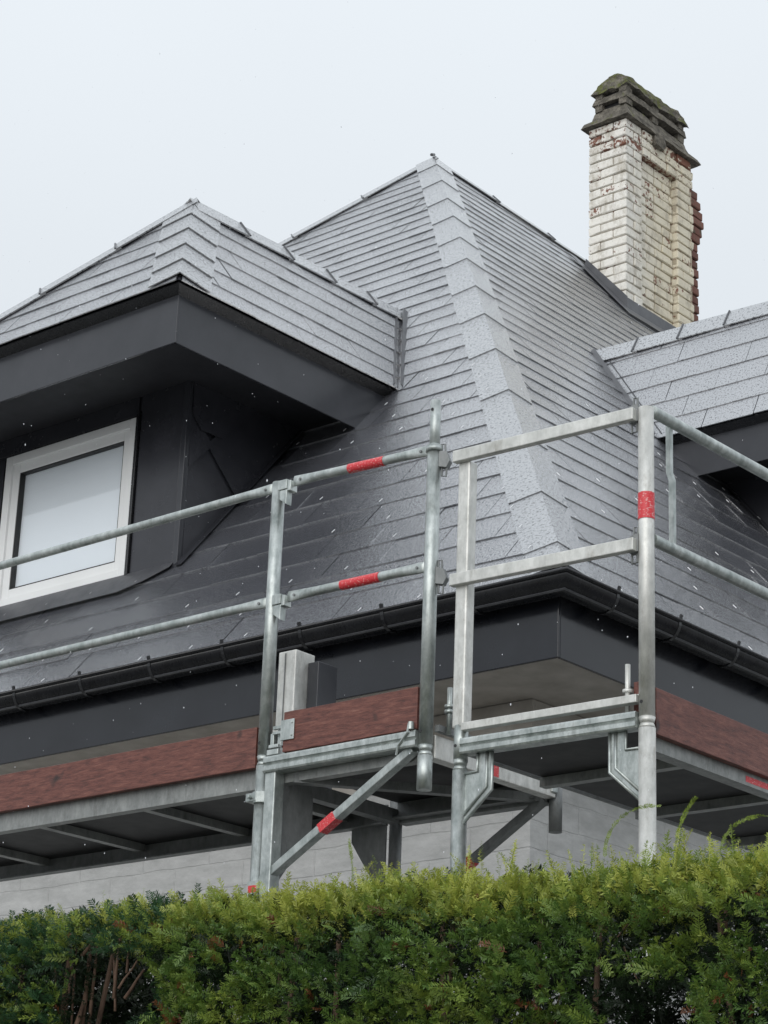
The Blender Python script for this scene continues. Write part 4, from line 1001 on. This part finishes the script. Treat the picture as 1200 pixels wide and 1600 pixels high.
# ================================================================== HEDGE
def leaf_mat():
    mt, t, b = nmat('yew_needles')
    at_ = N(t, 'ShaderNodeAttribute'); at_.attribute_name = 'tone'
    t.links.new(at_.outputs['Color'], b.inputs['Base Color']); b.inputs['Roughness'].default_value = 0.45
    o = t.nodes['Material Output']; tl = N(t, 'ShaderNodeBsdfTranslucent'); t.links.new(at_.outputs['Color'], tl.inputs['Color'])
    mxs = N(t, 'ShaderNodeMixShader'); mxs.inputs[0].default_value = 0.25
    t.links.new(b.outputs[0], mxs.inputs[1]); t.links.new(tl.outputs[0], mxs.inputs[2]); t.links.new(mxs.outputs[0], o.inputs['Surface']); return mt
M['leaf'] = leaf_mat()
M['bark'] = simple('yew_bark', (0.075, 0.042, 0.028), (0.20, 0.125, 0.085), 0.8, 14, 0, 0.8, 40, (3, 3, 0.6))
def sprig_template(L, pairs, nl, nw, rnd_, flat=True):
    vs = []; fs = []
    def needle(base, dirv, wv, l):
        i = len(vs); tip = base+dirv*l; mid = base+dirv*l*0.45
        vs.extend([base, mid+wv*nw, tip, mid-wv*nw]); fs.append((i, i+1, i+2, i+3))
    for k in range(pairs):
        z = L*(0.08+0.92*k/pairs); taper = 1.0 if k < pairs*0.7 else 1.0-0.5*(k-pairs*0.7)/(pairs*0.3)
        for sg in (-1, 1):
            an = rnd_.uniform(0.75, 1.15); rl = rnd_.uniform(-0.5, 0.5) if flat else rnd_.uniform(0, 6.28)
            d = np.array([sg*math.sin(an)*math.cos(rl), math.sin(an)*math.sin(rl), math.cos(an)])
            wv = np.cross(d, np.array([0, 1.0, 0.15])); wv /= np.linalg.norm(wv)
            needle(np.array([0, 0, z]), d, wv, nl*taper*rnd_.uniform(0.8, 1.2))
    i = len(vs); r = 0.0011
    vs.extend([np.array([-r, 0, 0]), np.array([r, 0, 0]), np.array([r*0.5, 0, L]), np.array([-r*0.5, 0, L])]); fs.append((i, i+1, i+2, i+3))
    return np.array(vs), np.array(fs)
rt = random.Random(3)
TPL = [sprig_template(0.034, 7, 0.013, 0.0021, rt, False), sprig_template(0.04, 8, 0.012, 0.002, rt, False), sprig_template(0.03, 6, 0.015, 0.0024, rt, False), sprig_template(0.050, 8, 0.0165, 0.0021, rt), sprig_template(0.06, 9, 0.0175, 0.0022, rt), sprig_template(0.042, 8, 0.0155, 0.0022, rt, False), sprig_template(0.075, 11, 0.017, 0.0021, rt)]
SHOOT = [sprig_template(0.14, 20, 0.011, 0.0016, rt, False), sprig_template(0.19, 26, 0.012, 0.0016, rt, False), sprig_template(0.11, 14, 0.014, 0.0017, rt)]
hedge = tag(empty('hedge', (-4.1, 4.9, 0)), 'overgrown green yew hedge with a bare brown gap, in front of the scaffolds', 'hedge')
HVs, HFs, HCs = [], [], []; voff = [0]
def sprigs(pts, dirs, scl, cols, tpls):
    pts = np.asarray(pts, float); dirs = np.asarray(dirs, float); n = len(pts)
    if not n: return
    dirs /= np.linalg.norm(dirs, axis=1)[:, None]
    a = np.cross(dirs, np.random.normal(size=(n, 3))); a /= np.linalg.norm(a, axis=1)[:, None]; b = np.cross(dirs, a)
    which = np.random.randint(0, len(tpls), n); scl = np.asarray(scl); cols = np.asarray(cols)
    for k, (tv, tf) in enumerate(tpls):
        ix = np.where(which == k)[0]
        if not len(ix): continue
        V = (tv[None, :, 0, None]*a[ix][:, None]+tv[None, :, 1, None]*b[ix][:, None]+tv[None, :, 2, None]*dirs[ix][:, None])*scl[ix][:, None, None]+pts[ix][:, None]
        # droop
        V[:, :, 2] -= (tv[None, :, 2]**2)*1.5*scl[ix][:, None]
        m_ = len(tv); F = tf[None]+(np.arange(len(ix))*m_)[:, None, None]+voff[0]
        HVs.append(V.reshape(-1, 3)); HFs.append(F.reshape(-1, 4)); HCs.append(np.repeat(cols[ix], m_, axis=0)); voff[0] += len(ix)*m_
def fbm(x, y, z, o=3):
    s = 0; a = 1; f = 1
    for _ in range(o): s += a*noise.noise(Vector((x*f, y*f, z*f))); a *= 0.5; f *= 2.1
    return s
YF = 4.55; YBk = 5.30
def ztop(x):
    xs = [-9, -5.6, -5.0, -4.6, -4.1, -3.4, -2.9, -1]; zs = [2.83, 2.795, 2.785, 2.775, 2.77, 2.735, 2.725, 2.71]
    return float(np.interp(x, xs, zs))+0.02*fbm(x*2.2, 7, 0)
def hole(x, z):
    h1 = ((x+5.02)/0.20)**2+((z-2.44)/0.225)**2
    h1b = ((x+4.90)/0.13)**2+((z-2.50)/0.14)**2
    h2 = ((x+3.07)/0.13)**2+((z-2.33)/0.105)**2
    h3 = ((x+2.99)/0.16)**2+((z-2.55)/0.045)**2
    return min(h1, h1b, h2, h3+0.45)+0.35*fbm(x*9, 1.5, z*9)
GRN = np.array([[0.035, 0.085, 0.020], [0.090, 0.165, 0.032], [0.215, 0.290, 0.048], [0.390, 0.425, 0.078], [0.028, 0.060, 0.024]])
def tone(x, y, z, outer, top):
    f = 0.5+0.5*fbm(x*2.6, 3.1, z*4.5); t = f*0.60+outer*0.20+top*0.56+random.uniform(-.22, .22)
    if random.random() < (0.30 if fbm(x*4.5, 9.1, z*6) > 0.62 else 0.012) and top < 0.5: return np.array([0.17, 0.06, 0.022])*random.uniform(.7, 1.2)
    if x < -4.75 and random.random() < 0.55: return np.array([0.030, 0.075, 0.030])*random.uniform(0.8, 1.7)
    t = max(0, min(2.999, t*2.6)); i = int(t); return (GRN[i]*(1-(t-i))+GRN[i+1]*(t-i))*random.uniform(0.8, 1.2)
def fill(n, x0, x1, z0, z1, layer):
    P_, D_, S__, C_ = [], [], [], []
    for _ in range(n):
        x = random.uniform(x0, x1); z = random.uniform(z0, z1); zt = ztop(x)
        if z > zt: continue
        b = fbm(x*3.2, 0.3, z*4.2); b2 = fbm(x*9, 5.3, z*11, 2)
        rnd_edge = max(0, (z-(zt-0.16))/0.16)
        y = YF-0.10*b-0.05*b2+0.16*rnd_edge**2
        h = hole(x, z)
        if layer == 0:
            if h < 1 or b2 < -0.30: continue
            y += random.uniform(0, 0.05)
        elif layer == 1:
            if h < 0.85: continue
            y += random.uniform(0.05, 0.16)
        else: y = YBk-random.uniform(0, 0.40)
        d = np.array([random.gauss(0, 0.55), -0.75+random.gauss(0, 0.35), 0.42+random.gauss(0, 0.45)+rnd_edge*0.6])
        if layer == 2: d[1] *= -1
        P_.append((x, y, z)); D_.append(d); S__.append(random.uniform(0.55, 1.15)*(2.4 if layer == 2 else 1)); C_.append(np.array([0.014, 0.028, 0.010])*random.uniform(.6, 1.5) if layer == 2 else np.array([0.010, 0.024, 0.008])*random.uniform(.6, 2.2) if layer == 1 else tone(x, y, z, 1.0 if layer == 0 and b2 > -0.1 else (0.35 if layer == 0 else 0.0), rnd_edge*0.8 if layer == 0 else 0))  # inner layers: older dark needles, with shade of the hedge gaps in the colour
    sprigs(P_, D_, S__, C_, TPL)
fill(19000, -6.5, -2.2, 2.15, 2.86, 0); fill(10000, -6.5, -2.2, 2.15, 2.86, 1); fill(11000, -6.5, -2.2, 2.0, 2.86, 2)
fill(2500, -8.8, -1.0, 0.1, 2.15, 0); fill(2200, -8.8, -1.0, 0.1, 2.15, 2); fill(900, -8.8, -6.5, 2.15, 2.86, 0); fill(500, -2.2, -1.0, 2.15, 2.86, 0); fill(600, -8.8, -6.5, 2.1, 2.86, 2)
P_, D_, S__, C_ = [], [], [], []
for _ in range(9000):
    x = random.uniform(-6.5, -2.2); y = random.uniform(YF+0.05, YBk)
    z = ztop(x)-0.03+0.035*fbm(x*6, y*6, 0)-0.12*max(0, (YF+0.16-y)/0.16)**2+random.uniform(-.05, .02)
    P_.append((x, y, z)); D_.append((random.gauss(0, .45), -0.15+random.gauss(0, .4), 0.9)); S__.append(random.uniform(.7, 1.2)); C_.append(tone(x, y, z, 1, 1.0))
sprigs(P_, D_, S__, C_, TPL)
P_, D_, S__, C_ = [], [], [], []
for _ in range(1000):
    x = random.uniform(-6.4, -2.2); g_ = fbm(x*3.1, 2.2, 0)
    if x < -4.7 and random.random() < 0.6: continue
    if g_ < -0.3: continue
    y = random.uniform(YF+0.06, YF+0.30); z = ztop(x)-0.05
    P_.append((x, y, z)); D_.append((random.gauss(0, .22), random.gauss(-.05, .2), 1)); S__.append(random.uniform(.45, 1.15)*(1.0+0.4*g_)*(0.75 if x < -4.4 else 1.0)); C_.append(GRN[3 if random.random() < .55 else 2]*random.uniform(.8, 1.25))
sprigs(P_, D_, S__, C_, SHOOT)
# long arching shoots
for (px, py, sgn, ln) in ((945, 1340, 0.8, 0.24), (1125, 1345, 0.8, 0.20), (552, 1400, -0.08, 0.15), (1055, 1345, 0.3, 0.16)):
    p = at(px, py, 1, 4.78); pts = []; c = np.array(p); d = np.array([0.05*sgn, -0.05, 1.0]); n = 15
    for i in range(n):
        d = d/np.linalg.norm(d); pts.append((c.copy(), d.copy())); c = c+d*ln/n; d = d+np.array([0.16*sgn, 0.0, -0.10*abs(sgn)])
    for (c, d) in pts:
        sprigs([c], [d], [random.uniform(0.36, 0.55)], [GRN[2]*random.uniform(.8, 1.3)], [TPL[3], TPL[4]])
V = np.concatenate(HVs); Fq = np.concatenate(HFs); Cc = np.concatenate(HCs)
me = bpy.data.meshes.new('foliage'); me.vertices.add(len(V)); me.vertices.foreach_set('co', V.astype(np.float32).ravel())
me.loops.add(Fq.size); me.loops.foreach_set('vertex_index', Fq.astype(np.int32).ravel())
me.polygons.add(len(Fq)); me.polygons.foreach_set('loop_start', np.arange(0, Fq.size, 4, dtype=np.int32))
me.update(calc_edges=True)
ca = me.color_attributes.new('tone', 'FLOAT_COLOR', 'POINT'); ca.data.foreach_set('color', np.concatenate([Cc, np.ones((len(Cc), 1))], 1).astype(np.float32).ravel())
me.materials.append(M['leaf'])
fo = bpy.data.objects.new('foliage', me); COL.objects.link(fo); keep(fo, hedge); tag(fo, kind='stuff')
# bare stems
def stem(pts, r0, r1):
    n = len(pts); mb = MB(); mb.path(pts, [r0+(r1-r0)*i/(n-1) for i in range(n)], 8); o = mb.build('stem', 'bark', smooth=True); keep(o, hedge)
for i in range(34):
    x = -8.3+7.0*i/33+random.uniform(-.08, .08); y = random.uniform(4.82, 5.02); pts = []
    for k in range(7): pts.append((x+random.uniform(-.02, .02)*k/2, y+random.uniform(-.015, .015), 2.7*k/6))
    stem(pts, random.uniform(0.016, 0.026), 0.007)
for (px0, py0, px1, py1, r) in ((95, 1600, 112, 1455, 0.013), (128, 1600, 148, 1440, 0.012), (140, 1600, 152, 1470, 0.009), (108, 1520, 158, 1455, 0.010), (112, 1600, 120, 1480, 0.006), (178, 1560, 190, 1450, 0.008), (185, 1545, 215, 1500, 0.006), (195, 1560, 225, 1515, 0.008), (198, 1520, 205, 1450, 0.006), (180, 1580, 178, 1500, 0.006), (120, 1600, 132, 1560, 0.012), (88, 1560, 86, 1500, 0.006), (975, 1480, 1000, 1540, 0.004), (960, 1470, 985, 1440, 0.004), (870, 1590, 880, 1520, 0.004)):
    yy = random.uniform(4.62, 4.74); a = at(px0, py0, 1, yy); b = at(px1, py1, 1, yy+random.uniform(-.03, .05))
    d = b-a; pts = [a-d*0.35 if px0 < 400 and py0 > 1590 else a]+[a+d*t+Vector((random.uniform(-.004, .004), 0, 0)) for t in (0.33, 0.66)]+[b]
    stem(pts, r*0.72, r*0.4)

# ================================================================== falling sleet
def snow_mat():
    mt, t, b = nmat('sleet'); b.inputs['Base Color'].default_value = (0.92, 0.94, 0.97, 1); b.inputs['Roughness'].default_value = 0.4
    o = t.nodes['Material Output']; tl = N(t, 'ShaderNodeBsdfTranslucent'); tl.inputs['Color'].default_value = (0.97, 0.98, 1, 1)
    mxs = N(t, 'ShaderNodeMixShader'); mxs.inputs[0].default_value = 0.5
    t.links.new(b.outputs[0], mxs.inputs[1]); t.links.new(tl.outputs[0], mxs.inputs[2]); t.links.new(mxs.outputs[0], o.inputs['Surface']); return mt
M['snow'] = snow_mat()
mb = MB()
for _ in range(1700):
    c = Vector((random.uniform(-8.5, 0.5), random.uniform(2.0, 6.7), random.uniform(1.8, 7.5)))
    if c.y > 4.3 and c.z < 3.0: continue
    if c.y > 5.5 and c.z < 3.7: continue
    r = random.uniform(0.0006, 0.0019); l = r*random.uniform(1, 1.9)
    mb.add([c+Vector((r, 0, 0)), c+Vector((-r, 0, 0)), c+Vector((0, r, 0)), c+Vector((0, -r, 0)), c+Vector((0, 0, l)), c+Vector((0, 0, -l))],
           [(0,2,4),(2,1,4),(1,3,4),(3,0,4),(2,0,5),(1,2,5),(3,1,5),(0,3,5)])
tag(mb.build('snowfall', 'snow'), kind='stuff')
